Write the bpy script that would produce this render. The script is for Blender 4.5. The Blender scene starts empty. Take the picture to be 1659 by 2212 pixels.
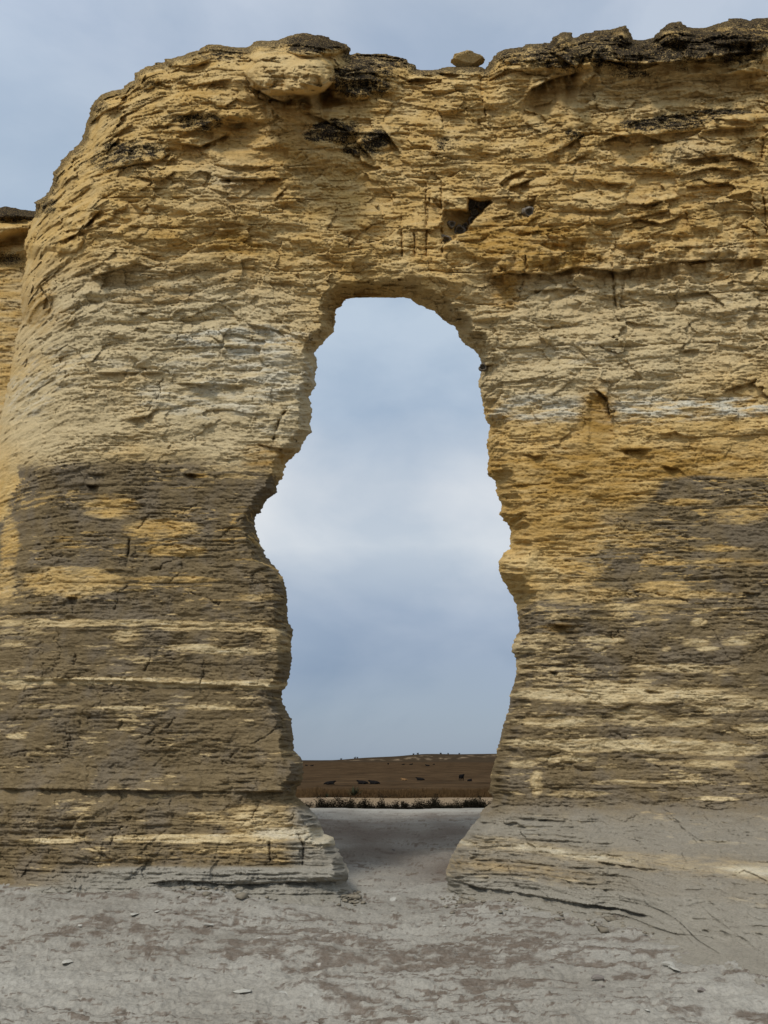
import bpy, bmesh, math, random
import numpy as np
from mathutils import Vector, Matrix

random.seed(7)
rng = np.random.default_rng(7)
scn = bpy.context.scene
COL = scn.collection

# ------------------------------------------------------------------ camera survey
# The cliff was surveyed from one station: eye 1.6 m up, looking 17.8 deg up.
PITCH = math.radians(17.8)
TANV = 0.6619
EYE = 1.6
CP, SP = math.cos(PITCH), math.sin(PITCH)


def bearing(px, py):
    """survey reading -> (x per metre of y, z rise per metre of y)"""
    sx = (np.asarray(px, float) - 829.5) / 1106 * TANV
    sy = (1106 - np.asarray(py, float)) / 1106 * TANV
    den = CP - sy * SP
    return sx / den, (SP + sy * CP) / den


# ------------------------------------------------------------------ noise
def _hash(ix, iy, seed):
    ix = ix.astype(np.uint32); iy = iy.astype(np.uint32)
    h = ix * np.uint32(374761393) + iy * np.uint32(668265263) + np.uint32((seed * 2246822519 + 974711) & 0xffffffff)
    h = (h ^ (h >> np.uint32(13))) * np.uint32(1274126177)
    h = (h ^ (h >> np.uint32(16))) * np.uint32(2246822519)
    return h ^ (h >> np.uint32(15))


_ang = np.arange(256) / 256 * 2 * np.pi
_GX, _GY = np.cos(_ang).astype(np.float32), np.sin(_ang).astype(np.float32)


def gn(x, y, seed=0):
    x = np.asarray(x, np.float32); y = np.asarray(y, np.float32)
    x, y = np.broadcast_arrays(x, y)
    fx = np.floor(x); fy = np.floor(y)
    ix = fx.astype(np.int32); iy = fy.astype(np.int32)
    dx = x - fx; dy = y - fy
    u = dx * dx * dx * (dx * (dx * 6 - 15) + 10)
    v = dy * dy * dy * (dy * (dy * 6 - 15) + 10)

    def g(ox, oy):
        h = (_hash(ix + ox, iy + oy, seed) & np.uint32(255)).astype(np.int32)
        return _GX[h] * (dx - ox) + _GY[h] * (dy - oy)
    a = g(0, 0); b = g(1, 0); c = g(0, 1); d = g(1, 1)
    return ((a + (b - a) * u) * (1 - v) + (c + (d - c) * u) * v) * 1.5


def fbm(x, y, octv=4, seed=0, gain=.5, lac=2.03):
    s = 0; a = 1.0; t = 0
    for k in range(octv):
        s = s + a * gn(x, y, seed + k * 17)
        t += a; a *= gain
        x = x * lac + 3.1; y = y * lac + 1.7
    return s / t


def rnd(i, seed=0):
    return (_hash(np.asarray(i).astype(np.int32), np.zeros_like(np.asarray(i)).astype(np.int32), seed) & np.uint32(65535)).astype(np.float32) / 65535


def rnd2(i, j, seed=0):
    return (_hash(i, j, seed) & np.uint32(65535)).astype(np.float32) / 65535


def voro(x, y, seed=0):
    x = np.asarray(x, np.float32); y = np.asarray(y, np.float32)
    ix = np.floor(x).astype(np.int32); iy = np.floor(y).astype(np.int32)
    f1 = np.full(x.shape, 9, np.float32); f2 = f1.copy()
    cid = np.zeros(x.shape, np.float32); ddx = cid.copy(); ddy = cid.copy()
    for oy in (-1, 0, 1):
        for ox in (-1, 0, 1):
            jx = ix + ox; jy = iy + oy
            cx = jx + rnd2(jx, jy, seed); cy = jy + rnd2(jx, jy, seed + 5)
            dx = x - cx; dy = y - cy
            d = np.sqrt(dx * dx + dy * dy)
            near = d < f1
            f2 = np.where(near, f1, np.minimum(f2, d))
            f1 = np.where(near, d, f1)
            cid = np.where(near, rnd2(jx, jy, seed + 9), cid)
            ddx = np.where(near, dx, ddx); ddy = np.where(near, dy, ddy)
    return f1, f2, cid, ddx, ddy


def sstep(a, b, x):
    t = np.clip((x - a) / (b - a), 0, 1)
    return t * t * (3 - 2 * t)


# ------------------------------------------------------------------ polygons
def poly_dist(P, px, py):
    P = np.asarray(P, np.float32)
    best = np.full(px.shape, 1e9, np.float32)
    n = len(P)
    for k in range(n):
        ax, ay = P[k]; bx, by = P[(k + 1) % n]
        ex, ey = bx - ax, by - ay
        L = ex * ex + ey * ey + 1e-9
        t = np.clip(((px - ax) * ex + (py - ay) * ey) / L, 0, 1)
        dx = px - ax - t * ex; dy = py - ay - t * ey
        best = np.minimum(best, dx * dx + dy * dy)
    inside = np.zeros(px.shape, bool)
    for k in range(n):
        ax, ay = P[k]; bx, by = P[(k + 1) % n]
        if ay == by: continue
        c = (ay > py) != (by > py)
        inside ^= c & (px < (bx - ax) * (py - ay) / (by - ay) + ax)
    d = np.sqrt(best)
    return np.where(inside, d, -d)


# ------------------------------------------------------------------ mesh helpers
def link(name, me, mat=None, parent=None):
    o = bpy.data.objects.new(name, me)
    COL.objects.link(o)
    if mat is not None: me.materials.append(mat)
    if parent is not None: o.parent = parent
    return o


def tag(o, label=None, cat=None, group=None, kind=None):
    if label: o['label'] = label
    if cat: o['category'] = cat
    if group: o['group'] = group
    if kind: o['kind'] = kind
    return o


def mesh_np(name, V, F, smooth=True):
    me = bpy.data.meshes.new(name)
    V = np.asarray(V, np.float32); F = np.asarray(F, np.int32)
    k = F.shape[1]
    me.vertices.add(len(V)); me.vertices.foreach_set('co', V.ravel())
    me.loops.add(F.size); me.loops.foreach_set('vertex_index', F.ravel())
    me.polygons.add(len(F))
    me.polygons.foreach_set('loop_start', np.arange(0, F.size, k, dtype=np.int32))
    if smooth: me.polygons.foreach_set('use_smooth', np.ones(len(F), bool))
    me.update(calc_edges=True)
    return me


def set_col(me, name, arr):
    a = me.attributes.new(name, 'FLOAT_COLOR', 'POINT')
    d = np.ones((len(me.vertices), 4), np.float32)
    d[:, :arr.shape[1]] = np.clip(arr, 0, 1)
    a.data.foreach_set('color', d.ravel())


# ------------------------------------------------------------------ materials
class NT:
    def __init__(s, name):
        s.m = bpy.data.materials.new(name); s.m.use_nodes = True
        s.t = s.m.node_tree; s.t.nodes.clear()
        s.out = s.n('ShaderNodeOutputMaterial')
        s.b = s.n('ShaderNodeBsdfPrincipled')
        s.b.inputs['Roughness'].default_value = .95
        s.b.inputs['Specular IOR Level'].default_value = 0
        s.t.links.new(s.b.outputs[0], s.out.inputs[0])

    def n(s, t, **k):
        o = s.t.nodes.new(t)
        for a, v in k.items(): setattr(o, a, v)
        return o

    def l(s, a, b): s.t.links.new(a, b)

    def pos(s, sc=(1, 1, 1)):
        tc = s.n('ShaderNodeTexCoord'); mp = s.n('ShaderNodeMapping')
        mp.inputs['Scale'].default_value = sc
        s.l(tc.outputs['Object'], mp.inputs['Vector'])
        return mp.outputs[0]

    def noise(s, scale, det=4, rough=.55, sc=(1, 1, 1), dist=0):
        o = s.n('ShaderNodeTexNoise'); o.inputs['Scale'].default_value = scale
        o.inputs['Detail'].default_value = det; o.inputs['Roughness'].default_value = rough
        o.inputs['Distortion'].default_value = dist
        s.l(s.pos(sc), o.inputs['Vector'])
        return o.outputs['Fac']

    def ramp(s, fac, stops):
        r = s.n('ShaderNodeValToRGB'); e = r.color_ramp.elements
        while len(e) < len(stops): e.new(.5)
        for i, (p, c) in enumerate(stops):
            e[i].position = p
            e[i].color = (c, c, c, 1) if not isinstance(c, tuple) else (*c, 1)
        s.l(fac, r.inputs[0])
        return r.outputs[0]

    def mix(s, fac, a, b, mode='MIX'):
        m = s.n('ShaderNodeMix', data_type='RGBA', blend_type=mode)
        for v, i in ((fac, 0), (a, 6), (b, 7)):
            if hasattr(v, 'links') or hasattr(v, 'is_linked'): s.l(v, m.inputs[i])
            elif isinstance(v, tuple): m.inputs[i].default_value = (*v, 1)
            else: m.inputs[i].default_value = v
        return m.outputs[2]

    def attr(s, name):
        a = s.n('ShaderNodeAttribute'); a.attribute_name = name
        sp = s.n('ShaderNodeSeparateColor')
        s.l(a.outputs['Color'], sp.inputs[0])
        return sp.outputs

    def ragged(s, m, nz, amp=.7, lo=.36, hi=.62):
        a = s.n('ShaderNodeMath', operation='MULTIPLY_ADD'); s.l(nz, a.inputs[0]); a.inputs[1].default_value = amp; a.inputs[2].default_value = -amp * .5
        b = s.n('ShaderNodeMath', operation='ADD'); s.l(a.outputs[0], b.inputs[0]); s.l(m, b.inputs[1])
        return s.ramp(b.outputs[0], [(lo, 0.), (hi, 1.)])

    def color(s, c): s.l(c, s.b.inputs['Base Color']) if hasattr(c, 'is_linked') else setattr(s.b.inputs['Base Color'], 'default_value', (*c, 1))

    def bump(s, h, strength=.5, dist=.01):
        b = s.n('ShaderNodeBump'); b.inputs['Strength'].default_value = strength
        b.inputs['Distance'].default_value = dist
        s.l(h, b.inputs['Height']); s.l(b.outputs[0], s.b.inputs['Normal'])


def rock_material():
    t = NT('chalk_rock')
    A = t.attr('beds'); B = t.attr('stains')
    edge = t.noise(5.0, 8, .72, (1, 1, 7), .3)
    streak = t.noise(3.0, 6, .62, (1, 1, 9), .4)
    blot = t.noise(2.2, 6, .6)
    tan = t.mix(t.ramp(streak, [(.30, 0.), (.70, 1.)]), (.465, .285, .09), (.69, .465, .18))
    tan = t.mix(t.ramp(blot, [(.42, 0.), (.68, .55)]), tan, (.68, .515, .255))
    cream = t.mix(streak, (.50, .395, .215), (.69, .565, .355))
    c = t.mix(A[0], tan, cream)
    white = t.mix(streak, (.52, .47, .35), (.71, .66, .53))
    c = t.mix(t.ragged(A[1], edge, 1.3, .22, .95), c, white)
    orange = t.mix(streak, (.34, .185, .04), (.50, .305, .092))
    c = t.mix(t.ragged(A[2], edge, 1.2, .14, .95), c, orange)
    grey = t.mix(t.ramp(streak, [(.3, 0.), (.7, 1.)]), (.152, .110, .058), (.258, .192, .104))
    grey = t.mix(t.ramp(blot, [(.45, 0.), (.62, .8)]), grey, (.20, .160, .110))
    c = t.mix(t.ragged(B[0], edge, 1.4, .08, .74), c, grey)
    ash = t.mix(streak, (.25, .224, .176), (.355, .328, .27))
    c = t.mix(B[1], c, ash)
    fine = t.noise(38, 5, .7, (1, 1, 2.6))
    c = t.mix(.75, c, t.ramp(fine, [(.25, .58), (.5, .95), (.75, 1.2)]), 'MULTIPLY')
    spk = t.noise(34, 4, .7, (1, 1, 1.4))
    lm = t.n('ShaderNodeMath', operation='MULTIPLY_ADD'); t.l(B[2], lm.inputs[0]); lm.inputs[1].default_value = .48
    t.l(spk, lm.inputs[2])
    lich = t.ramp(lm.outputs[0], [(.79, 0.), (.93, 1.)])
    c = t.mix(lich, c, (.034, .027, .020))
    t.color(c)
    h = t.mix(.5, t.noise(26, 7, .66, (1, 1, 3.2)), t.noise(90, 4, .6, (1, 1, 1.6)))
    vo = t.n('ShaderNodeTexVoronoi', feature='F1'); vo.inputs['Scale'].default_value = 6.5
    wp = t.n('ShaderNodeVectorMath', operation='MULTIPLY_ADD'); nv = t.n('ShaderNodeTexNoise'); nv.inputs['Scale'].default_value = 5; nv.inputs['Detail'].default_value = 3
    t.l(t.pos((1, 1, 2.6)), nv.inputs['Vector']); t.l(nv.outputs['Color'], wp.inputs[0]); wp.inputs[1].default_value = (.35, .35, .35); t.l(t.pos((1, 1, 2.6)), wp.inputs[2])
    t.l(wp.outputs[0], vo.inputs['Vector'])
    cell = t.n('ShaderNodeSeparateColor'); t.l(vo.outputs['Color'], cell.inputs[0])
    h = t.mix(.45, h, cell.outputs[0])
    t.bump(h, .9, .040)
    return t.m


def ground_material():
    t = NT('chalk_flat')
    A = t.attr('beds'); B = t.attr('stains')
    n1 = t.noise(.55, 6, .6); n2 = t.noise(9, 6, .7, (1, 1.3, 1))
    g = t.mix(t.ramp(n1, [(.35, 0.), (.65, 1.)]), (.264, .241, .198), (.362, .338, .287))
    ge = t.noise(11, 8, .75, (1, 2.0, 1), .3)
    c = t.mix(t.ragged(A[0], ge, 1.5, .26, .92), g, t.mix(n2, (.115, .090, .068), (.20, .162, .127)))     # brown shale
    c = t.mix(A[1], c, (.50, .48, .42))                                        # white chalk
    c = t.mix(A[2], c, t.mix(n2, (.098, .073, .056), (.165, .128, .102)))        # lilac-grey ground, with the wall's shade painted in
    fine = t.noise(30, 6, .72, (1, 1.2, 1))
    c = t.mix(.85, c, t.ramp(fine, [(.3, .60), (.52, .98), (.75, 1.16)]), 'MULTIPLY')
    dry = t.mix(t.ramp(t.noise(.22, 8, .75, (.5, .35, 1)), [(.36, 0.), (.64, 1.)]), (.036, .0225, .0125), (.088, .055, .029))
    c = t.mix(B[0], c, dry)                                                       # dry grass field
    c = t.mix(B[1], c, t.mix(t.noise(.05, 4, .6), (.030, .023, .015), (.06, .042, .026)))  # dark scrub hill
    c = t.mix(B[2], c, t.mix(t.noise(.06, 4, .6), (.17, .10, .045), (.29, .20, .105)))   # bare tan bank
    t.color(c)
    h = t.mix(.5, t.noise(16, 8, .7, (1, 1.2, 1)), t.noise(60, 4, .65))
    t.bump(h, .7, .022)
    return t.m


def simple(name, a, b, scale=8, rough=.95, bump=.3, sc=(1, 1, 1)):
    t = NT(name); n = t.noise(scale, 5, .6, sc)
    t.color(t.mix(t.ramp(n, [(.3, 0.), (.7, 1.)]), a, b)); t.b.inputs['Roughness'].default_value = rough
    if bump: t.bump(t.noise(scale * 3, 5, .6, sc), bump, .01)
    return t.m


ROCK = rock_material(); GROUND = ground_material()
LICHEN = None


# ------------------------------------------------------------------ the arch outline
OUTER = [(-100, 2300), (-95, 1950), (-85, 1700), (-60, 1300), (-22, 1000), (0, 905), (14, 850), (22, 800), (35, 730), (48, 690), (45, 640),
         (50, 600), (58, 560), (50, 530), (62, 500), (72, 475), (78, 450), (74, 437), (90, 428), (105, 415), (112, 400), (115, 375),
         (135, 345), (150, 328), (165, 318), (178, 300), (186, 270), (194, 245), (198, 228), (215, 205), (235, 196), (262, 192), (270, 185),
         (290, 172), (292, 158), (315, 145), (335, 137), (358, 137), (356, 127), (385, 122), (400, 120), (420, 110), (450, 96), (475, 96),
         (500, 102), (530, 104), (540, 97), (555, 88), (580, 88), (600, 87), (625, 77), (655, 71), (690, 74), (715, 84), (735, 90),
         (752, 98), (758, 110), (754, 119), (770, 113), (800, 116), (830, 117), (860, 122), (880, 132), (897, 142), (900, 150), (930, 152),
         (960, 146), (975, 144), (1000, 143), (1040, 144), (1048, 150), (1055, 140), (1065, 125), (1080, 110), (1105, 103), (1120, 100),
         (1150, 95), (1190, 93), (1195, 78), (1215, 70), (1235, 71), (1238, 82), (1265, 70), (1300, 67), (1318, 65), (1340, 56), (1352, 54),
         (1360, 68), (1368, 84), (1385, 86), (1410, 82), (1425, 65), (1445, 50), (1470, 48), (1485, 58), (1510, 62), (1535, 55), (1560, 50),
         (1575, 42), (1600, 40), (1620, 46), (1640, 38), (1659, 38), (1700, 36), (1800, 44), (1900, 38), (2050, 60), (2150, 100),
         (2230, 180), (2280, 400), (2300, 900), (2330, 1500), (2360, 2300)]
HOLE = [(739, 648), (765, 645), (795, 642), (830, 643), (862, 643), (887, 645), (895, 655), (905, 660), (925, 667), (945, 678), (955, 690), (965, 698), (985, 708),
        (990, 722), (998, 738), (1015, 748), (1035, 768), (1040, 785), (1039, 803), (1034, 833), (1041, 863), (1048, 903), (1058, 923),
        (1052, 953), (1055, 988), (1052, 1023), (1070, 1040), (1075, 1073), (1085, 1093), (1080, 1105), (1079, 1110), (1102, 1143),
        (1102, 1186), (1087, 1193), (1085, 1203), (1077, 1212), (1078, 1236), (1087, 1256), (1102, 1281), (1117, 1306), (1120, 1341), (1121, 1361),
        (1110, 1386), (1105, 1403), (1115, 1426), (1114, 1466), (1103, 1491), (1100, 1531), (1089, 1561), (1075, 1616), (1071, 1636),
        (1064, 1659), (1058, 1699), (1058, 1714), (1065, 1724), (1058, 1737), (1043, 1749), (1030, 1772), (1002, 1807), (985, 1832),
        (972, 1859), (962, 1892), (967, 1914), (965, 1939), (966, 2000), (966, 2600), (775, 2600), (772, 1960), (765, 1931), (758, 1919),
        (748, 1904), (752, 1886), (748, 1869), (740, 1849), (725, 1829), (720, 1809), (700, 1799), (695, 1784), (685, 1764), (670, 1749),
        (655, 1734), (640, 1719), (638, 1706), (653, 1689), (655, 1669), (655, 1651), (650, 1634), (635, 1621), (633, 1586), (628, 1551),
        (620, 1536), (610, 1516), (608, 1498), (620, 1481), (625, 1461), (630, 1426), (629, 1386), (633, 1361), (622, 1346), (620, 1276),
        (613, 1251), (595, 1226), (575, 1201), (560, 1171), (554, 1151), (549, 1118), (563, 1106), (575, 1083), (595, 1068), (600, 1043),
        (613, 1028), (618, 998), (645, 978), (660, 948), (673, 933), (668, 913), (675, 893), (668, 858), (683, 833), (680, 813), (686, 793),
        (680, 763), (685, 755), (703, 735), (723, 713), (725, 670), (738, 660)]


def q(k, *pts):
    """survey sheet k (eight half-scale sheets) -> survey readings"""
    X0 = (0, 829.5)[(k - 1) % 2]; Y0 = (0, 552.8, 1105.6, 1659)[(k - 1) // 2]
    return [(X0 + a * .5, Y0 + b * .5) for a, b in pts]


# ledges: (polyline, protrusion above, recess below, height above, height below)
LEDGES = [
    (q(1, (1060, 320), (1120, 372), (1250, 400), (1320, 405), (1360, 398)), .20, .30, 60, 26),
    (q(1, (1355, 405), (1400, 395), (1445, 345)), .30, .42, 50, 30),
    (q(1, (1115, 385), (1150, 405), (1220, 437), (1265, 425)), .12, .2, 24, 16),
    (q(1, (1000, 532), (1080, 524), (1150, 530)), .05, .22, 30, 16),
    (q(1, (960, 765), (1040, 768), (1110, 770), (1240, 765)), .05, .16, 24, 16),
    (q(1, (950, 775), (1080, 768)), .04, .25, 10, 9),
    (q(1, (750, 612), (870, 630), (990, 575)), .10, .14, 36, 24),
    (q(1, (680, 695), (755, 645)), .08, .12, 24, 20),
    (q(1, (500, 720), (690, 690)), .10, .10, 30, 20),
    (q(1, (760, 590), (840, 560), (930, 520)), .08, .05, 30, 20),
    (q(1, (210, 1062), (330, 1010), (440, 900)), .12, .16, 30, 24),
    (q(1, (270, 1000), (350, 985)), .05, .20, 16, 12),
    (q(1, (1180, 870), (1240, 800)), .05, .10, 16, 14),
    (q(1, (1500, 1060), (1560, 1000)), .08, .08, 20, 16),
    (q(1, (930, 950), (1080, 972)), .06, .06, 20, 12),
    (q(1, (380, 540), (450, 480), (540, 440)), .10, .10, 40, 20),
    (q(1, (520, 440), (560, 380)), .06, .14, 20, 16),
    (q(1, (880, 400), (920, 350), (1000, 340)), .08, .10, 30, 20),
    (q(1, (780, 500), (900, 470)), .06, .10, 20, 20),
    (q(1, (590, 760), (690, 780), (760, 740)), .06, .06, 20, 16),
    (q(1, (430, 430), (530, 400)), .06, .06, 20, 16),
    (q(1, (1070, 245), (1100, 262)), .1, .2, 14, 10),
    (q(1, (1320, 480), (1500, 560), (1620, 700)), .10, .05, 46, 24),
    (q(1, (1420, 420), (1580, 430)), .14, .10, 40, 14),
    (q(2, (600, 430), (640, 380), (720, 338), (840, 308)), .22, .34, 50, 36),
    (q(2, (850, 370), (910, 318)), .10, .12, 26, 20),
    (q(2, (705, 668), (770, 640), (830, 600), (870, 575)), .14, .16, 36, 24),
    (q(2, (915, 625), (990, 590), (1100, 575), (1210, 607)), .10, .12, 30, 26),
    (q(2, (880, 245), (1000, 265), (1100, 274), (1340, 258), (1520, 228), (1659, 215)), .24, .12, 60, 30),
    (q(2, (720, 220), (830, 290), (860, 250)), .16, .2, 40, 24),
    (q(2, (1130, 580), (1230, 572), (1400, 560), (1600, 545)), .10, .08, 26, 20),
    (q(2, (1400, 510), (1560, 520), (1600, 535)), .10, .10, 20, 20),
    (q(2, (1380, 325), (1500, 318), (1659, 300)), .08, .08, 26, 20),
    (q(2, (500, 795), (560, 750), (615, 735)), .07, .10, 20, 14),
    (q(2, (528, 856), (545, 805), (670, 765)), .08, .14, 24, 20),
    (q(2, (460, 940), (540, 925), (640, 915)), .04, .10, 16, 22),
    (q(2, (1010, 878), (1130, 882), (1290, 850)), .09, .10, 30, 20),
    (q(2, (1050, 930), (1200, 965), (1290, 930)), .08, .09, 26, 20),
    (q(2, (1295, 805), (1410, 798), (1500, 780)), .07, .10, 18, 16),
    (q(2, (1260, 690), (1500, 668), (1620, 705)), .09, .10, 26, 20),
    (q(2, (1270, 760), (1420, 720), (1560, 745)), .06, .08, 20, 18),
    (q(2, (560, 1010), (700, 990), (790, 990)), .06, .10, 20, 14),
    (q(2, (930, 792), (1050, 790)), .06, .06, 16, 12),
    (q(2, (800, 700), (880, 660)), .06, .06, 16, 12),
    (q(2, (0, 560), (60, 640), (70, 660)), .10, .08, 30, 16),
    (q(2, (60, 360), (140, 335), (240, 345)), .10, .10, 26, 20),
    (q(2, (200, 310), (330, 320)), .08, .10, 16, 16),
    (q(4, (440, 90), (540, 70), (720, 78), (840, 44), (1010, 66), (1240, 24), (1450, 12), (1659, 10)), .16, .14, 70, 40),
    (q(4, (600, 150), (760, 140), (880, 152)), .05, .06, 20, 14),
    (q(4, (910, 570), (965, 612), (992, 660), (985, 720)), .07, .16, 24, 24),
    (q(4, (1000, 212), (1130, 212)), .04, .05, 10, 10),
    (q(4, (1060, 180), (1130, 208)), .04, .08, 10, 10),
    (q(4, (990, 836), (1145, 832)), .05, .14, 14, 10),
    (q(4, (590, 850), (640, 864), (690, 856)), .05, .09, 14, 10),
    (q(4, (800, 940), (870, 946)), .05, .08, 12, 10),
    (q(4, (1200, 905), (1265, 915), (1310, 950)), .06, .10, 16, 14),
    (q(4, (1455, 605), (1480, 575), (1520, 560), (1610, 538)), .08, .10, 20, 20),
    (q(4, (1240, 432), (1300, 405), (1370, 402)), .05, .08, 16, 14),
    (q(4, (1180, 770), (1260, 760), (1310, 780)), .04, .06, 14, 10),
    (q(4, (540, 990), (640, 985)), .05, .14, 12, 14),
    (q(4, (400, 440), (440, 470), (480, 460)), .08, .12, 24, 20),
    (q(3, (380, 92), (500, 55), (600, 30), (650, 45)), .12, .10, 30, 20),
    (q(3, (570, 243), (640, 243)), .03, .16, 10, 8),
    (q(3, (760, 548), (900, 552), (1060, 560)), .04, .06, 16, 10),
    (q(3, (530, 708), (640, 690), (685, 652)), .07, .08, 20, 16),
    (q(3, (1120, 812), (1190, 826), (1250, 828)), .05, .20, 16, 10),
    (q(3, (795, 940), (885, 945)), .04, .24, 10, 9),
    (q(3, (375, 938), (450, 940)), .03, .10, 8, 7),
    (q(3, (380, 985), (420, 990)), .03, .16, 8, 10),
    (q(3, (1060, 290), (1200, 320), (1320, 350), (1380, 380)), .06, .05, 26, 20),
    (q(3, (180, 130), (210, 190)), .08, .2, 16, 14),
    (q(3, (430, 500), (560, 505), (720, 500)), .03, .05, 14, 10),
    (q(5, (0, 722), (270, 722), (530, 728), (880, 745), (1240, 757)), .05, .05, 16, 10),
    (q(5, (290, 368), (340, 366)), .02, .18, 8, 10),
    (q(5, (450, 250), (540, 248)), .03, .06, 10, 6),
    (q(5, (0, 440), (200, 430)), .03, .05, 10, 8),
    (q(6, (690, 488), (760, 484), (830, 492)), .05, .20, 12, 12),
    (q(6, (1130, 770), (1210, 775)), .03, .12, 10, 8),
    (q(6, (720, 685), (745, 690)), .03, .12, 10, 9),
    (q(6, (1540, 345), (1640, 350)), .04, .08, 10, 8),
    (q(6, (500, 260), (600, 275)), .06, .08, 24, 20),
    (q(6, (680, 880), (800, 872)), .03, .06, 12, 8),
    (q(6, (1010, 850), (1060, 830)), .04, .08, 12, 8),
    (q(7, (0, 86), (400, 92), (900, 98), (1285, 100)), .07, .06, 14, 12),
    (q(7, (920, 78), (980, 60), (1080, 50)), .04, .05, 12, 8),
    (q(7, (670, 492), (800, 482), (1000, 500), (1200, 494), (1510, 482)), .03, .14, 10, 9),
    (q(8, (265, 472), (360, 500), (420, 516), (560, 532), (700, 556), (850, 585), (1000, 602), (1160, 640)), .04, .10, 12, 9),
    (q(8, (880, 395), (1100, 430), (1220, 440)), .03, .05, 10, 8),
]
JOINTS = [q(2, (182, 795), (180, 900), (183, 1106)), q(2, (248, 790), (247, 900), (251, 1100)), q(2, (75, 940), (78, 1106)), q(2, (130, 1010), (134, 1106)),
          q(2, (425, 300), (418, 360), (424, 430), (440, 500)), q(2, (1628, 790), (1645, 900), (1652, 1010)), q(2, (1640, 600), (1632, 700)), q(4, (612, 0), (612, 60)), q(4, (985, 40), (1000, 215)), q(1, (1505, 1070), (1510, 1010)),
          q(3, (1238, 660), (1205, 715), (1178, 795)), q(5, (560, 120), (552, 200)), q(7, (1165, 320), (1168, 400)), q(7, (1290, 290), (1312, 340), (1306, 420)), q(7, (480, 330), (492, 290))]
CRACKS = [ q(2, (1030, 860), (1120, 740)),
          q(4, (600, 0), (612, 40), (600, 90), (580, 210)), q(4, (985, 40), (1000, 215)), q(3, (1238, 660), (1205, 715), (1178, 795)),
          q(3, (700, 520), (690, 600), (640, 670)), q(3, (770, 330), (730, 480)),
          q(5, (570, 80), (660, 20)), q(5, (610, 280), (720, 222), (880, 165), (1050, 30)), q(5, (560, 120), (560, 200), (540, 240)),
          q(5, (700, 335), (780, 262), (790, 225)), q(5, (800, 340), (950, 392)), q(5, (1050, 272), (1180, 240)),
          q(5, (620, 690), (650, 620)), q(5, (880, 640), (870, 750)), q(5, (300, 690), (330, 610)), q(5, (520, 940), (535, 900)),
          q(5, (540, 1010), (700, 920)), q(5, (960, 1090), (1080, 990)), q(5, (1100, 1000), (1230, 920)), q(5, (290, 920), (300, 1060)),
          q(5, (500, 420), (540, 320)), q(5, (640, 1000), (760, 900)),
          q(6, (960, 360), (1150, 345), (1310, 385)), q(6, (1430, 285), (1560, 330)), q(6, (990, 540), (1000, 575), (985, 530)),
          q(6, (1005, 540), (1018, 510)), q(6, (900, 610), (980, 590)), q(6, (1000, 960), (1040, 980)), q(6, (700, 1080), (760, 1030)),
          q(7, (480, 330), (490, 300), (530, 260)), q(7, (1165, 320), (1168, 400)), q(7, (1290, 290), (1310, 330), (1305, 420)),
          q(7, (1080, 220), (1120, 150), (1180, 110)), q(7, (1130, 270), (1150, 220), (1200, 190)), q(7, (1240, 250), (1270, 200)),
          q(2, (1545, 580), (1605, 560), (1610, 500))]


def c4(cx, cy):
    return ((1250 + cx / 2.765) * .6636, (550 + cy / 2.765) * .6636)


NICHE = [c4(*p) for p in [(752, 252), (850, 285), (960, 280), (985, 300), (900, 380), (800, 470), (740, 560), (600, 640), (535, 705), (527, 590), (528, 382), (752, 378)]]
SLOTS = [([c4(*p) for p in [(378, 305), (515, 300), (515, 480), (385, 475)]], .10),
         ([c4(*p) for p in [(1100, 300), (1250, 290), (1390, 240), (1345, 400), (1250, 420), (1090, 380)]], .09),
         ([c4(*p) for p in [(1262, 340), (1345, 335), (1350, 400), (1300, 445), (1262, 400)]], .12),
         (q(1, (880, 640), (1060, 630), (1250, 640), (1240, 700), (1040, 720)), .07),
         (q(1, (950, 800), (1230, 790), (1180, 880), (1000, 880)), .05),
         (q(1, (560, 870), (640, 930), (500, 1000), (420, 980)), .05),
         (q(2, (1030, 860), (1110, 750), (1280, 750), (1270, 840), (1130, 875)), .06),
         (q(2, (960, 620), (1150, 610), (1160, 700), (1000, 710)), .05),
         (q(4, (880, 590), (960, 615), (985, 700), (995, 820), (880, 800)), .03)]

# broad bulges (cx, cy, rx, ry, metres toward the eye)
BULGES = [(620, 150, 105, 62, .45), (680, 170, 50, 45, .30), (560, 230, 120, 60, .16), (800, 200, 150, 120, -.28), (880, 320, 180, 110, -.12),
          (690, 300, 110, 60, .14), (350, 250, 160, 140, .05), (260, 520, 170, 130, .10), (480, 420, 140, 80, .12), (1240, 120, 170, 60, .22),
          (1480, 110, 240, 60, .28), (1110, 150, 60, 50, .14), (1050, 330, 26, 220, -.10), (1450, 300, 260, 60, .10), (1300, 480, 320, 90, .08),
          (1000, 560, 200, 60, .10), (620, 850, 90, 140, .16), (360, 820, 160, 140, .05), (560, 1120, 60, 60, .06), (600, 1330, 60, 120, .04),
          (1160, 1120, 70, 60, .06), (1100, 1215, 50, 30, .12), (1250, 900, 70, 70, .05), (1480, 950, 200, 60, .04), (600, 1660, 60, 50, .10),
          (1330, 1510, 260, 26, .05), (60, 620, 40, 90, -.10), (712, 212, 34, 20, -.42), (500, 300, 60, 24, -.14), (520, 268, 40, 12, -.16), (370, 330, 40, 40, -.10), (1180, 165, 46, 16, -.2), (960, 500, 60, 80, .06), (640, 1640, 40, 60, .10)]

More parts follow.
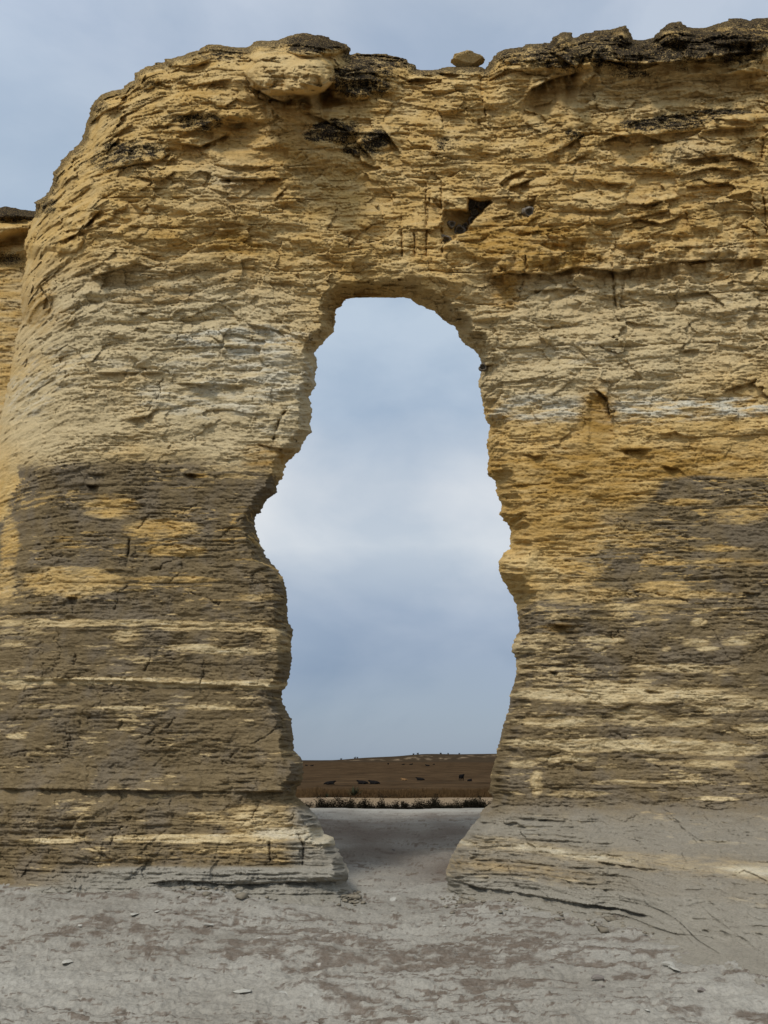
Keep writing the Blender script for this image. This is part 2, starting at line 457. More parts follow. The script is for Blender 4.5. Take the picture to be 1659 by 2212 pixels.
# rounded standing-out blocks with sharp undersides
DOMES = [(628, 158, 96, 50, .62, 2.4), (665, 172, 50, 38, .20, 2.2), (596, 203, 38, 14, .22, 3.), (685, 96, 76, 27, .45, 2.4), (700, 104, 54, 16, .2, 2.2), (555, 108, 46, 24, .14, 2.4),
         (760, 180, 44, 40, .14, 3.), (825, 172, 34, 32, .10, 3.), (950, 175, 60, 26, .16, 2.4), (420, 225, 60, 30, .10, 2.2), (300, 170, 44, 22, .16, 2.4), (232, 216, 40, 28, .16, 2.4),
         (390, 130, 60, 14, .16, 2.6), (1240, 118, 60, 34, .16, 2.4), (1350, 72, 26, 28, .2, 2.2), (1220, 84, 24, 22, .16, 2.4), (1450, 70, 50, 26, .22, 2.4), (1590, 70, 80, 30, .2, 2.4), (1130, 118, 60, 22, .14, 2.4),
         (1590, 260, 50, 20, .14, 2.4), (1290, 435, 60, 24, .10, 2.6), (720, 292, 66, 30, .12, 2.6), (810, 305, 46, 22, .12, 2.6), (945, 432, 17, 14, .08, 4.), (640, 330, 70, 40, .08, 2.4),
         (220, 470, 80, 40, .12, 2.4), (140, 520, 40, 26, .16, 2.2), (75, 650, 34, 50, .12, 2.2)]

# lichen (cx, cy, rx, ry, strength)
LICHENS = [(600, 105, 60, 14, .6), (690, 92, 80, 26, 1.1), (770, 165, 55, 50, 1.0), (830, 135, 70, 16, .9), (825, 170, 34, 40, .8), (720, 285, 62, 26, .95), (780, 320, 60, 18, .8),
           (815, 300, 36, 22, .95), (430, 265, 60, 24, .75), (280, 325, 80, 26, .8), (250, 350, 70, 30, .7), (330, 380, 70, 14, .55), (210, 225, 30, 22, .7), (480, 115, 70, 16, .75),
           (410, 130, 60, 14, .6), (300, 185, 50, 22, .6), (160, 330, 40, 16, .6), (100, 445, 30, 20, .75), (545, 235, 60, 16, .4),
           (1110, 120, 50, 24, .8), (1080, 150, 40, 40, .55), (1210, 115, 80, 36, .95), (1300, 100, 70, 40, .95), (1240, 150, 40, 16, .5), (1400, 110, 120, 30, 1.05), (1540, 95, 150, 36, 1.1), (1620, 60, 60, 30, .9),
           (1340, 140, 60, 18, .75), (1360, 160, 60, 10, .7), (1500, 150, 60, 10, .5), (1600, 135, 60, 14, .7), (1450, 58, 40, 12, .9), (1330, 62, 40, 10, .7),
           (1395, 270, 66, 15, .95), (1460, 265, 60, 22, .9), (1560, 242, 70, 6, 1.0), (1520, 255, 60, 14, .7), (1440, 250, 30, 10, .6), (1240, 290, 26, 16, .8), (1160, 282, 50, 8, .6),
           (1540, 218, 70, 10, .5), (1490, 325, 40, 14, .5), (1500, 340, 60, 16, .45), (960, 310, 26, 16, .7), (1000, 310, 50, 30, .45), (960, 335, 40, 26, .5), (860, 470, 30, 10, .3),
           (1330, 560, 20, 10, .4), (1560, 385, 60, 10, .5), (1490, 375, 12, 14, .5), (1250, 335, 26, 8, .5), (1590, 362, 16, 6, .7),
           (1240, 320, 160, 60, .25), (640, 1000, 20, 10, .0), (260, 740, 40, 8, .5), (330, 737, 14, 6, .5), (190, 765, 16, 14, .45), (860, 200, 90, 60, .25)]

# colour lenses: (cx, cy, rx, ry, weight)
CREAM = [(330, 700, 330, 130, .9), (500, 860, 260, 160, .9), (150, 900, 180, 120, .8), (1350, 700, 400, 130, .7), (1250, 800, 300, 90, .8), (1400, 640, 300, 60, .6),
         (1560, 560, 60, 40, .4), (480, 400, 90, 60, .35), (600, 160, 90, 50, .3), (1400, 200, 240, 50, .3), (1500, 330, 60, 30, .4)]
WHITE = [(520, 740, 150, 40, .75), (590, 800, 120, 60, .65), (470, 860, 200, 45, .55), (330, 790, 200, 22, .4), (120, 800, 80, 60, .4), (60, 850, 60, 60, .45), (620, 920, 60, 50, .35),
         (1250, 620, 160, 30, .55), (1220, 760, 150, 34, .7), (1180, 880, 130, 36, .85), (1480, 880, 240, 26, .95), (1400, 860, 120, 24, .6), (1600, 650, 80, 40, .5),
         (480, 390, 60, 30, .3), (1340, 905, 200, 16, .5), (150, 1010, 100, 30, .25), (1470, 320, 60, 30, .35), (1120, 1070, 60, 26, .4)]
ORANGE = [(1130, 520, 130, 60, .8), (1190, 560, 120, 30, .7), (520, 525, 60, 26, .85), (380, 520, 60, 24, .5), (1290, 900, 42, 70, .7), (1330, 1005, 330, 34, .75), (1250, 1060, 170, 40, .6),
          (1450, 980, 200, 20, .55), (1480, 480, 120, 50, .35), (1540, 350, 60, 24, .5), (580, 990, 60, 28, .6), (430, 590, 200, 40, .3), (340, 640, 90, 30, .35), (740, 440, 60, 30, .3),
          (1090, 620, 30, 70, .6), (1400, 590, 200, 20, .3), (420, 210, 40, 30, .45), (310, 560, 70, 14, .3), (80, 660, 40, 60, .5), (380, 470, 40, 30, .3), (1560, 445, 60, 40, .35),
          (1180, 1130, 160, 50, .55), (1080, 1270, 60, 50, .3), (240, 1095, 55, 24, .45), (350, 1140, 80, 20, .4), (120, 690, 50, 30, .3), (510, 455, 90, 20, .3)]


def niche_depth(px):
    return .20 + .32 * sstep(962, 1008, px)


def lens(L, px, py, wx, wy, seed):
    s = np.zeros(px.shape, np.float32)
    for i, (cx, cy, rx, ry, w) in enumerate(L):
        r = ((px + wx * min(1, rx / 50) - cx) / rx) ** 2 + ((py + wy * min(1, ry / 30) - cy) / ry) ** 2
        m = r < 2.6
        if m.any():
            s[m] = np.maximum(s[m], w * sstep(1.5, .55, np.sqrt(r[m])))
    return s


def polyline_field(P, px, py, reach):
    """along-x height of a polyline: signed offset (positive below it) and end taper"""
    P = sorted(P)
    xs = np.array([p[0] for p in P]); ys = np.array([p[1] for p in P])
    m = (px > xs[0] - 14) & (px < xs[-1] + 14) & (py > ys.min() - reach) & (py < ys.max() + reach)
    return xs, ys, m


def seg_dist(P, px, py):
    best = np.full(px.shape, 1e9, np.float32)
    for (ax, ay), (bx, by) in zip(P[:-1], P[1:]):
        ex, ey = bx - ax, by - ay
        t = np.clip(((px - ax) * ex + (py - ay) * ey) / (ex * ex + ey * ey + 1e-9), 0, 1)
        best = np.minimum(best, (px - ax - t * ex) ** 2 + (py - ay - t * ey) ** 2)
    return np.sqrt(best)


_bnd = {}


def beds(X, Z, T, seed, xlen, A, B, part=0.):
    """bedded relief: each bed stands out by its own amount, rounded at its edges"""
    if (T, seed) not in _bnd:
        r = np.random.default_rng(seed)
        _bnd[(T, seed)] = np.cumsum(r.uniform(.45, 1.6, int(40 / T)) * T) - 6
    b = _bnd[(T, seed)]
    i = np.searchsorted(b, Z.ravel()).reshape(Z.shape)
    i = np.clip(i, 1, len(b) - 1)
    lo = b[i - 1]; hi = b[i]
    f = (Z - lo) / (hi - lo)
    off = gn(X / xlen + rnd(i, seed) * 91, i * 3.7 + .37, seed)
    w = np.abs(2 * f - 1)
    r = A * off + B * (1 - w ** 4)
    if part:
        dz = (1 - w) * .5 * (hi - lo)
        r = r - part * np.exp(-(dz / .011) ** 2) * sstep(-.05, .35, gn(X / (xlen * .55) + 31, i * 2.9 + .5, seed + 70))
    return r.astype(np.float32)


def relief(X, Z, up, seed, rough=1.0, crk=1.0):
    """weathered chalk relief in metres toward the open air. up: 0 shaly foot .. 1 blocky top"""
    sm = (.16 + .84 * sstep(-.22, .26, fbm(X / 1.15, Z / .5, 5, seed + 30, .6))) * (1 - .42 * up)
    w1 = fbm(X / 1.7, Z / 1.2, 3, seed + 1); w2 = fbm(X / .45, Z / .3, 3, seed + 2)
    Zw = Z + .085 * w1 * (0.3 + up) + .016 * w2
    p = .16 * fbm(X / 2.4, Z / 1.5, 3, seed + 3) * (.35 + .65 * up)
    p += beds(X, Zw, .46, seed + 4, 1.1, .10, .02, .08) * (.2 + .65 * up)
    p += beds(X, Zw + .02 * w2, .15, seed + 5, .5, .056, .012, .055) * (.3 + .7 * sm) * (.38 + .32 * up)
    p += beds(X, Zw + .015 * w2, .056, seed + 6, .36, .028, .006, .040) * sm * (.7 + .1 * up)
    p += beds(X, Zw + .008 * w2, .024, seed + 7, .16, .013, .003) * sm * (1.0 - .15 * up)
    # big angular faces
    f1, f2, cid, dx, dy = voro(X / .95 + .35 * w2, Zw / .5 + .3 * w1, seed + 18)
    c2 = (cid * 37.7) % 1; c3 = (cid * 91.3) % 1
    p += up * ((cid - .5) * .15 + (c2 - .5) * dx * .36 + (c3 - .3) * dy * .26 - .02 * sstep(.04, 0., f2 - f1))
    xr = X * .94 - Zw * .30; zr = Zw * .94 + X * .22
    f1, f2, cid, dx, dy = voro(xr / .44 + .25 * w2, zr / .25 + .25 * w1, seed + 20)
    c2 = (cid * 37.7) % 1; c3 = (cid * 91.3) % 1
    blk = sstep(-.18, .12, fbm(X / 1.5 + 4, Z / .9, 3, seed + 21)) * up
    p += blk * ((cid - .5) * .15 + (c2 - .5) * dx * .22 + (c3 - .3) * dy * .18 - .018 * sstep(.06, 0., f2 - f1))
    # broken, flaky scars: terraced noise
    n = fbm(X / .8 + 7, Zw / .27, 6, seed + 8, .56)
    k = 6.0
    fl = np.floor(n * k); fr = n * k - fl
    terr = (fl + sstep(.90, 1.0, fr)) / k
    p += .24 * terr * (.14 + .72 * up)
    n = fbm(X / .34 + 3, Zw / .085, 5, seed + 9, .58)
    fl = np.floor(n * k); fr = n * k - fl
    p += .070 * ((fl + sstep(.8, 1., fr)) / k) * (.5 + .3 * up) * (.2 + .8 * sm)
    n = fbm(X / .13 + 5, Zw / .05, 4, seed + 19, .58); k = 4.
    fl = np.floor(n * k); fr = n * k - fl
    p += .030 * ((fl + sstep(.75, 1., fr)) / k) * sm
    # joint blocks
    f1, f2, cid, dx, dy = voro(X / .52 + .25 * w2, Zw / .2 + .2 * w1, seed + 10)
    c2 = (cid * 37.7) % 1; c3 = (cid * 91.3) % 1
    msk = sstep(-.15, .2, fbm(X / 1.3, Z / 1.0, 2, seed + 11)) * up
    p += msk * ((cid - .5) * .11 + (c2 - .5) * dx * .10 + (c3 - .2) * dy * .09 - .022 * sstep(.08, .0, f2 - f1))
    f1, f2, cid, dx, dy = voro(X / .24 + .3 * w2, Zw / .055, seed + 12)
    c2 = (cid * 37.7) % 1
    msk2 = sstep(-.15, .3, fbm(X / .9, Z / .5, 2, seed + 13))
    p += msk2 * ((cid - .5) * .040 + (c2 - .5) * dx * .03 + dy * .014 - .022 * sstep(.12, 0, f2 - f1)) * (.45 + .55 * up)
    # pits and grain
    pit = fbm(X / .11, Z / .05, 3, seed + 14)
    p -= .040 * sstep(.26, .58, pit) * sm
    p += .016 * fbm(X / .09, Z / .045, 3, seed + 15, .65)
    # hairline diagonal cracks
    r = np.abs(fbm(X / .9 + Z / 1.3, Z / .8 - X / 3, 4, seed + 16))
    p -= crk * .022 * sstep(.022, 0., r) * sstep(-.1, .25, fbm(X / 1.1, Z / 1.1, 2, seed + 17))
    return p * rough * (1 - .36 * up)


FRONT_T = [  # base depth tables: py -> metres, for several px columns
    (-200, [(-400, 11.35), (1600, 11.3), (1700, 11.2), (1800, 11.0), (1880, 10.85), (1905, 10.8), (1925, 10.55), (1960, 10.2), (2300, 8.6)]),
    (0, [(-400, 11.3), (1600, 11.25), (1700, 11.15), (1800, 10.95), (1880, 10.8), (1900, 10.72), (1918, 10.5), (1960, 10.2), (2300, 8.6)]),
    (250, [(-400, 11.2), (1640, 11.15), (1704, 11.05), (1720, 11.02), (1800, 10.88), (1818, 10.74), (1835, 10.7), (1870, 10.66), (1880, 10.5), (1900, 10.42), (1935, 10.2), (1970, 10.05), (2300, 8.8)]),
    (640, [(-400, 11.2), (1640, 11.12), (1704, 11.0), (1720, 11.0), (1800, 10.85), (1812, 10.72), (1835, 10.66), (1868, 10.62), (1880, 10.44), (1897, 10.38), (1908, 10.5), (1930, 10.42), (1960, 10.1), (2300, 9.0)]),
    (760, [(-400, 11.2), (1640, 11.12), (1704, 11.0), (1720, 11.0), (1800, 10.85), (1812, 10.74), (1835, 10.68), (1868, 10.62), (1880, 10.44), (1897, 10.40), (1908, 10.5), (1935, 10.4), (1960, 10.2), (2300, 9.2)]),
    (960, [(-400, 11.2), (1640, 11.15), (1740, 11.1), (1760, 11.0), (1830, 10.8), (1885, 10.52), (1900, 10.5), (1912, 10.6), (1940, 10.42), (1970, 10.2), (2300, 9.2)]),
    (1050, [(-400, 11.2), (1640, 11.15), (1740, 11.1), (1760, 10.98), (1830, 10.72), (1850, 10.62), (1885, 10.45), (1908, 10.38), (1916, 10.44), (1945, 10.2), (1980, 9.85), (2300, 8.6)]),
    (1300, [(-400, 11.1), (1640, 11.05), (1740, 10.95), (1760, 10.75), (1830, 10.15), (1860, 9.95), (1900, 9.65), (1940, 9.35), (1958, 9.3), (1985, 9.0), (2030, 8.35), (2300, 6.2)]),
    (1500, [(-400, 11.0), (1640, 10.9), (1740, 10.75), (1765, 10.45), (1830, 9.7), (1880, 9.15), (1930, 8.7), (1980, 8.35), (2030, 7.95), (2080, 7.3), (2300, 5.2)]),
    (1659, [(-400, 10.9), (1640, 10.8), (1740, 10.55), (1765, 10.25), (1830, 9.4), (1880, 8.8), (1930, 8.35), (1980, 8.0), (2040, 7.6), (2100, 6.95), (2300, 5.0)]),
    (2400, [(-400, 10.7), (1640, 10.5), (1740, 10.2), (1765, 9.9), (1830, 8.9), (1880, 8.3), (1930, 7.9), (1980, 7.6), (2040, 7.3), (2100, 6.7), (2300, 4.8)]),
]


def table(px, py):
    cols = np.array([c for c, _ in FRONT_T], float)
    ys = np.arange(-450, 2420, 2.0)
    G = np.stack([np.interp(ys, [a for a, _ in t], [b for _, b in t]) for _, t in FRONT_T])
    ker = np.exp(-(np.arange(-8, 9) / 3.0) ** 2); ker /= ker.sum()
    G = np.stack([np.convolve(np.pad(g, 8, mode='edge'), ker, 'valid') for g in G])
    fi = np.clip((py - ys[0]) / 2, 0, len(ys) - 1.001); i = fi.astype(int); fy = fi - i
    j = np.clip(np.searchsorted(cols, px) - 1, 0, len(cols) - 2)
    fx = np.clip((px - cols[j]) / (cols[j + 1] - cols[j]), 0, 1); fx = fx * fx * (3 - 2 * fx)
    a = G[j, i] * (1 - fy) + G[j, i + 1] * fy
    b = G[j + 1, i] * (1 - fy) + G[j + 1, i + 1] * fy
    return (a * (1 - fx) + b * fx).astype(np.float32)


def snap_grid(px, py, D):
    """keep cells touching the inside, pull outside corners onto the outline"""
    gy, gx = np.gradient(D)
    sxp = px[0, 1] - px[0, 0] if px.ndim == 2 else 1
    return gx, gy


def build_sheet(xs, ys, sdf, cap=6.0):
    px, py = np.meshgrid(xs.astype(np.float32), ys.astype(np.float32))
    D = sdf(px, py)
    gy = np.gradient(D, ys, axis=0); gx = np.gradient(D, xs, axis=1)
    L = np.sqrt(gx * gx + gy * gy) + 1e-6
    out = D < 0
    mv = np.where(out, np.minimum(-D, cap), 0)
    px2 = px + gx / L * mv; py2 = py + gy / L * mv
    ins = ~out
    cell = ins[:-1, :-1] | ins[1:, :-1] | ins[:-1, 1:] | ins[1:, 1:]
    n, m = px.shape
    idx = np.arange(n * m).reshape(n, m)
    F = np.stack([idx[:-1, :-1], idx[1:, :-1], idx[1:, 1:], idx[:-1, 1:]], -1)[cell]
    used = np.zeros(n * m, bool); used[F.ravel()] = True
    new = np.cumsum(used) - 1
    F = new[F]
    return px2.ravel()[used], py2.ravel()[used], np.maximum(D, 0).ravel()[used], F


def arch_sdf(px, py):
    # ragged edges: bedded noise moves the outline a little
    e = 4.6 * fbm(px / 40, py / 13, 5, 91, .62) + 2.6 * gn(px / 90, py / 5.5, 92)
    d = np.minimum(poly_dist(OUTER, px, py), -poly_dist(HOLE, px, py))
    return d + e * sstep(60, 0, np.abs(d))


def rounding(px, py, d_out, d_in):
    """0 on the open face .. 1 at the mid-depth outline"""
    r_out = np.interp(px, [-100, 60, 300, 480, 700, 1050, 1659], [260, 230, 150, 90, 70, 70, 80])
    r_out = np.where(py > 500, np.maximum(r_out, 200 * (px < 300)), r_out)
    right_j = px > 840
    r_in = np.interp(py, [560, 640, 760, 950, 1100, 1300, 1640, 1740, 1900], [38, 34, 27, 26, 26, 30, 30, 28, 28])
    r_in = np.where(right_j, np.interp(py, [560, 640, 760, 860, 1000, 1200, 1400, 1640, 1740, 1900], [40, 36, 36, 38, 44, 46, 42, 40, 40, 36]), r_in)
    t = np.clip(1 - d_out / r_out, 0, 1); s = np.clip(1 - d_in / r_in, 0, 1)
    f = lambda u: 1 - np.sqrt(np.maximum(1 - u ** 2.2, 0))
    k = sstep(500, 560, py) * .95
    top = sstep(800, 700, py)
    cham = (1 - (1 - s) ** 2.4) * top + s ** 1.15 * (1 - top)
    return np.maximum(f(t), f(s) * (1 - k) + cham * k)


def build_arch():
    STEP = 1.75
    xs = np.concatenate([np.arange(-130, -4, 5.), np.arange(-4, 1664, STEP), np.arange(1664, 2400, 7.)])
    ys = np.concatenate([np.arange(20, 2060, STEP), np.arange(2060, 2301, 8.)])
    px, py, D, F = build_sheet(xs, ys, arch_sdf)
    px = px.astype(np.float32); py = py.astype(np.float32)
    d_out = np.maximum(poly_dist(OUTER, px, py), 0); d_in = np.maximum(-poly_dist(HOLE, px, py), 0)
    d_out = np.minimum(d_out, np.where(D <= 0, 0, 1e9)) if False else d_out
    Yf = table(px, py)
    u, v = bearing(px, py)
    jb = 9 * fbm(px / 60, py / 9, 4, 191, .6) + 7 * np.round(2.5 * fbm(px / 140, py / 26, 3, 192)) / 2.5
    rd = rounding(px, py, d_out, np.maximum(d_in + jb * sstep(0, 14, d_in), 0))
    rd = np.where(D <= 0.01, 1.0, rd)
    half = np.interp(py, [0, 500, 700, 1700, 1950], [.95, .85, .62, .70, .62]).astype(np.float32)
    half = half + np.where(px < 420, .9 * sstep(420, 0, px) * sstep(1500, 900, py) + .35 * sstep(420, 0, px), 0)
    Yb = Yf + rd * half
    X = u * Yb; Z = EYE + v * Yb
    up = sstep(1080, 560, py + 30 * fbm(px / 150, py / 90, 3, 5))
    up = np.maximum(up * .92 + .08, .0)
    up = np.maximum(up, np.where(px < 840, .38, .24) * sstep(1690, 1740, py))
    p = relief(X, Z, up, 11, 1.0, sstep(1760, 1700, py)) * (1 + .10 * sstep(1725, 1760, py))
    foot = sstep(1735, 1775, py) * (1 - .7 * sstep(1200, 1450, px))
    zf = Z + .02 * fbm(X / .8, Z / .3, 3, 210)
    p += foot * (beds(X, zf, .10, 211, .8, .06, .015, .035) + beds(X, zf, .038, 212, .45, .035, .01, .03)) * (.4 + .6 * sstep(-.2, .2, fbm(X / .9, Z / .3, 3, 213)))
    # authored bulges
    wx = 26 * fbm(px / 70, py / 45, 4, 61); wy = 14 * fbm(px / 60, py / 30, 4, 62)
    for cx, cy, rx, ry, a in BULGES:
        r = ((px + wx * .5 - cx) / rx) ** 2 + ((py + wy * .5 - cy) / ry) ** 2
        p += a * np.exp(-r ** 1.5 * .8)
    for cx, cy, rx, ry, a, n in DOMES:
        r = np.abs((px + wx * .35 - cx) / rx) ** n + np.abs((py + wy * .45 - cy) / ry) ** n
        p += a * np.sqrt(np.maximum(0, 1 - r ** 1.3))
    # lilting ledges
    lw = 3.0 * fbm(px / 26, py / 40, 3, 63)
    for P, a, b, ha, hb in LEDGES:
        rev = P if P[0][0] <= P[-1][0] else P[::-1]
        sx = np.array([c[0] for c in rev]); sy = np.array([c[1] for c in rev])
        m = np.flatnonzero((px > sx.min() - 20) & (px < sx.max() + 20) & (py > sy.min() - 3 * ha) & (py < sy.max() + 3 * hb))
        if not len(m): continue
        o = np.argsort(sx, kind='stable')
        line = np.interp(px[m], sx[o], sy[o]) + lw[m]
        s = py[m] - line
        end = min(22, .35 * (sx.max() - sx.min()) + 2)
        tp = sstep(sx.min() - 6, sx.min() + end, px[m]) * sstep(sx.max() + 6, sx.max() - end, px[m])
        a, b = a * 1.25, b * 1.35
        prof = np.where(s < 0, a * np.exp(s / ha), -b * np.exp(-s / hb) + (a + b) * (1 - sstep(0, 2.6, s)))
        gate = .30 + .85 * sstep(-.35, .3, fbm(px[m] / 34, py[m] / 60, 3, 67))
        p[m] += (tp * gate * prof).astype(np.float32)
    cwx = px + 15 * fbm(px / 30, py / 22, 5, 64, .6); cwy = py + 12 * fbm(px / 30, py / 22, 5, 65, .6)
    for P in CRACKS:
        P = np.asarray(P); lo = P.min(0) - 12; hi = P.max(0) + 12
        m = np.flatnonzero((px > lo[0]) & (px < hi[0]) & (py > lo[1]) & (py < hi[1]))
        if len(m):
            d = seg_dist([tuple(a) for a in P], cwx[m], cwy[m])
            gate = sstep(-.35, .25, fbm(px[m] / 30, py[m] / 30, 2, 66))
            p[m] -= gate * (.05 * np.exp(-(d / 1.25) ** 2) + .012 * np.exp(-(d / 5) ** 2))
    for P in JOINTS:
        A_ = np.asarray(P); lo = A_.min(0) - 14; hi = A_.max(0) + 14
        m = np.flatnonzero((px > lo[0]) & (px < hi[0]) & (py > lo[1]) & (py < hi[1]))
        if len(m):
            d = seg_dist(P, px[m] + 3 * fbm(px[m] / 9, py[m] / 9, 3, 164), py[m])
            p[m] -= (.085 * np.exp(-(d / 1.8) ** 2) + .02 * np.exp(-(d / 7) ** 2)) * (.5 + .7 * sstep(-.3, .2, gn(px[m] / 9, py[m] / 16, 165)))
    for P, dep in SLOTS:
        lo = np.min(P, 0) - 20; hi = np.max(P, 0) + 20
        m = np.flatnonzero((px > lo[0]) & (px < hi[0]) & (py > lo[1]) & (py < hi[1]))
        d = poly_dist(P, cwx[m], cwy[m])
        p[m] = p[m] * (1 - .45 * sstep(-1, 6, d)) - dep * sstep(-2, 5, d)
    d = poly_dist(NICHE, px * .3 + cwx * .7, py * .3 + cwy * .7)
    nm = sstep(-1.5, 2.5, d)
    p = p * (1 - .5 * nm) - niche_depth(px) * nm
    # the square block over the niche
    blk = poly_dist([c4(*a) for a in [(522, 245), (752, 250), (752, 372), (525, 368)]], px, py)
    p += .10 * sstep(-2, 3, blk)
    # relief dies out on the outline so the surveyed edge stays put
    edge = sstep(0, 10, D)
    p = p * (.45 + .55 * edge)
    Y = Yb - p
    V = np.stack([u * Y, Y, EYE + v * Y], 1)
    # ---------------- colour of the beds
    ws = 34 * fbm(px / 120, py / 26, 4, 71, .6); wt = 12 * fbm(px / 110, py / 22, 4, 72, .6)
    Xs, Zs = V[:, 0], V[:, 2]
    side0 = px < 840
    cream = lens(CREAM, px, py, ws * 2, wt * 2.4, 1)
    cream = np.maximum(cream, .25 * sstep(.0, .5, fbm(Xs / .8, Zs / .16, 4, 73)))
    white = np.where(side0, 1.0, np.interp(py, [600, 800, 850, 900, 960], [.45, .5, .8, .8, .5])) * lens(WHITE, px, py, ws * 1.6, wt * 1.6, 2) * (.35 + .9 * sstep(-.3, .35, fbm(Xs / .5, Zs / .1, 4, 74)))
    orange = 1.15 * lens(ORANGE, px, py, ws, wt, 3) * (.5 + .8 * sstep(-.35, .3, fbm(Xs / .6, Zs / .12, 4, 75)))
    # grey shale
    bl = np.interp(px + 34 * fbm(px / 40, py / 34, 4, 172, .6), [-100, 4, 30, 42, 60, 300, 480, 560, 620], [1130, 1130, 1080, 1012, 1003, 996, 1000, 1012, 1050])
    br = np.interp(px, [1060, 1150, 1250, 1300, 1400, 1438, 1500, 1659, 2400], [1330, 1300, 1180, 1130, 1085, 1040, 1028, 1030, 1030])
    side = px < 840
    bd = np.where(side, bl, br)
    soft = np.where(side, 22, np.interp(px, [1060, 1300, 1430, 1500], [60, 60, 22, 14]))
    gshale = sstep(-soft, soft, py + wt * np.where(side, .9, 1.4) - bd)
    st = fbm(Xs / .55, Zs / .055, 5, 76, .6)          # thin pale streaks and lenses
    st2 = fbm(Xs / .30, Zs / .07, 4, 77, .55)
    dens = np.interp(py, [1000, 1060, 1150, 1300, 1420, 1520, 1600, 1660, 1740, 2000], [.05, .0, -.02, .06, .0, .05, .0, -.06, -.22, -.3])
    dens = dens + np.where(~side, np.interp(px, [1060, 1250, 1450, 1659], [.22, .12, .04, .0]) * sstep(1750, 1600, py) + .05 * sstep(1750, 1700, py), 0)
    clus = fbm(Xs / 1.6, Zs / .35, 3, 170)
    pale = sstep(.20, .40, st + dens * .5 + .55 * clus) * .75
    pale = np.maximum(pale, sstep(.40, .55, st2 + dens * .6 + .4 * clus) * .85)
    YEL = [(160, 1255, 100, 30, 1.0), (240, 1095, 55, 26, .75), (350, 1142, 80, 22, .8), (385, 1190, 62, 13, .95), (340, 1252, 45, 8, .8), (420, 1252, 50, 8, .7), (20, 1180, 20, 60, .7), (10, 1265, 25, 40, .8),
           (120, 1346, 140, 9, .9), (300, 1345, 120, 7, .8), (420, 1352, 130, 9, .75), (540, 1358, 80, 8, .7), (270, 1372, 40, 14, .6), (420, 1398, 60, 7, .8), (500, 1406, 80, 8, .85), (600, 1400, 40, 10, .6),
           (90, 1472, 160, 7, 1.0), (260, 1470, 160, 8, 1.0), (430, 1477, 160, 8, .95), (560, 1482, 80, 8, .9), (270, 1530, 60, 5, .8), (330, 1530, 40, 6, .6), (450, 1528, 60, 6, .8), (35, 1590, 22, 6, .9), (110, 1525, 60, 5, .6),
           (600, 1380, 30, 30, .5), (560, 1290, 60, 10, .5), (20, 1390, 40, 8, .6), (50, 1365, 60, 10, .5), (270, 1395, 30, 8, .3),
           (560, 1770, 80, 28, .6), (470, 1770, 70, 10, .5), (440, 1758, 40, 4, .6), (420, 1812, 180, 10, .95), (560, 1808, 60, 14, .8), (110, 1817, 70, 6, .8), (160, 1812, 40, 8, .5), (500, 1835, 120, 8, .5),
           (1180, 1190, 110, 16, .9), (1280, 1170, 90, 12, .7), (1200, 1250, 90, 40, .8), (1250, 1290, 80, 16, .7), (1440, 1215, 60, 8, .8), (1430, 1270, 50, 14, .9), (1320, 1280, 50, 10, .7), (1500, 1285, 90, 8, .8), (1540, 1185, 80, 8, .6),
           (1560, 1215, 100, 10, .5), (1600, 1120, 60, 14, .6), (1480, 1085, 60, 8, .8), (1620, 1100, 60, 10, .7), (1350, 1310, 60, 6, .8), (1290, 1300, 30, 12, .5), (1430, 1300, 50, 5, .8), (1370, 1315, 90, 5, .7), (1300, 1160, 160, 30, .6),
           (1300, 1382, 40, 8, .9), (1150, 1378, 40, 8, .8), (1200, 1378, 30, 6, .6), (1510, 1344, 16, 9, 1.0), (1590, 1388, 30, 7, 1.0), (1500, 1390, 30, 8, .7), (1530, 1401, 24, 5, .9), (1440, 1402, 10, 5, .9), (1250, 1438, 12, 5, .9),
           (1265, 1450, 16, 4, .9), (1420, 1440, 60, 10, .7), (1500, 1445, 90, 10, .6), (1150, 1430, 60, 7, .7), (1130, 1445, 40, 10, .5), (1180, 1498, 80, 12, .9), (1330, 1500, 160, 22, .95), (1500, 1500, 100, 16, .8), (1620, 1520, 60, 14, .8),
           (1260, 1495, 140, 12, .8), (1560, 1525, 60, 16, .7), (1200, 1560, 90, 14, .7), (1370, 1548, 60, 22, .6), (1460, 1560, 80, 10, .7), (1150, 1605, 60, 10, .8), (1280, 1610, 120, 14, .9), (1420, 1610, 120, 16, .85), (1560, 1620, 90, 16, .8),
           (1640, 1575, 50, 14, .7), (1230, 1640, 60, 8, .7), (1520, 1650, 90, 8, .6), (1130, 1650, 40, 10, .6), (1250, 1715, 60, 8, .7), (1330, 1690, 60, 6, .6), (1550, 1725, 50, 5, .8), (1480, 1690, 80, 6, .6), (1160, 1690, 14, 30, .6),
           (1200, 1345, 50, 16, .0), (1120, 1130, 60, 40, .5), (1240, 1010, 40, 20, .4)]
    yel = lens(YEL, px, py, ws * .8, wt * .45, 4) * (.55 + .7 * sstep(-.35, .25, fbm(Xs / .4, Zs / .06, 4, 78)))
    pale = np.maximum(pale, np.clip(yel * 1.25, 0, 1))
    oc = (py > 1820) & side
    grey = gshale * (1 - pale)
    # colour of pale lenses: lower ones turn creamier
    cream = np.maximum(cream, gshale * sstep(1200, 1420, py) * .85 * pale)
    white = np.maximum(white, gshale * pale * .45 * sstep(.1, .5, fbm(Xs / .35, Zs / .05, 3, 79)))
    orange = np.where(gshale > .5, np.maximum(orange * 1.0, pale * .35 * sstep(1420, 1200, py)), orange)
    # foot of the cliff
    ash = np.zeros_like(px)
    footl = side * lens([(640, 1800, 110, 14, 1.0), (690, 1815, 50, 14, 1.)], px, py, ws * .5, wt * .3, 5)
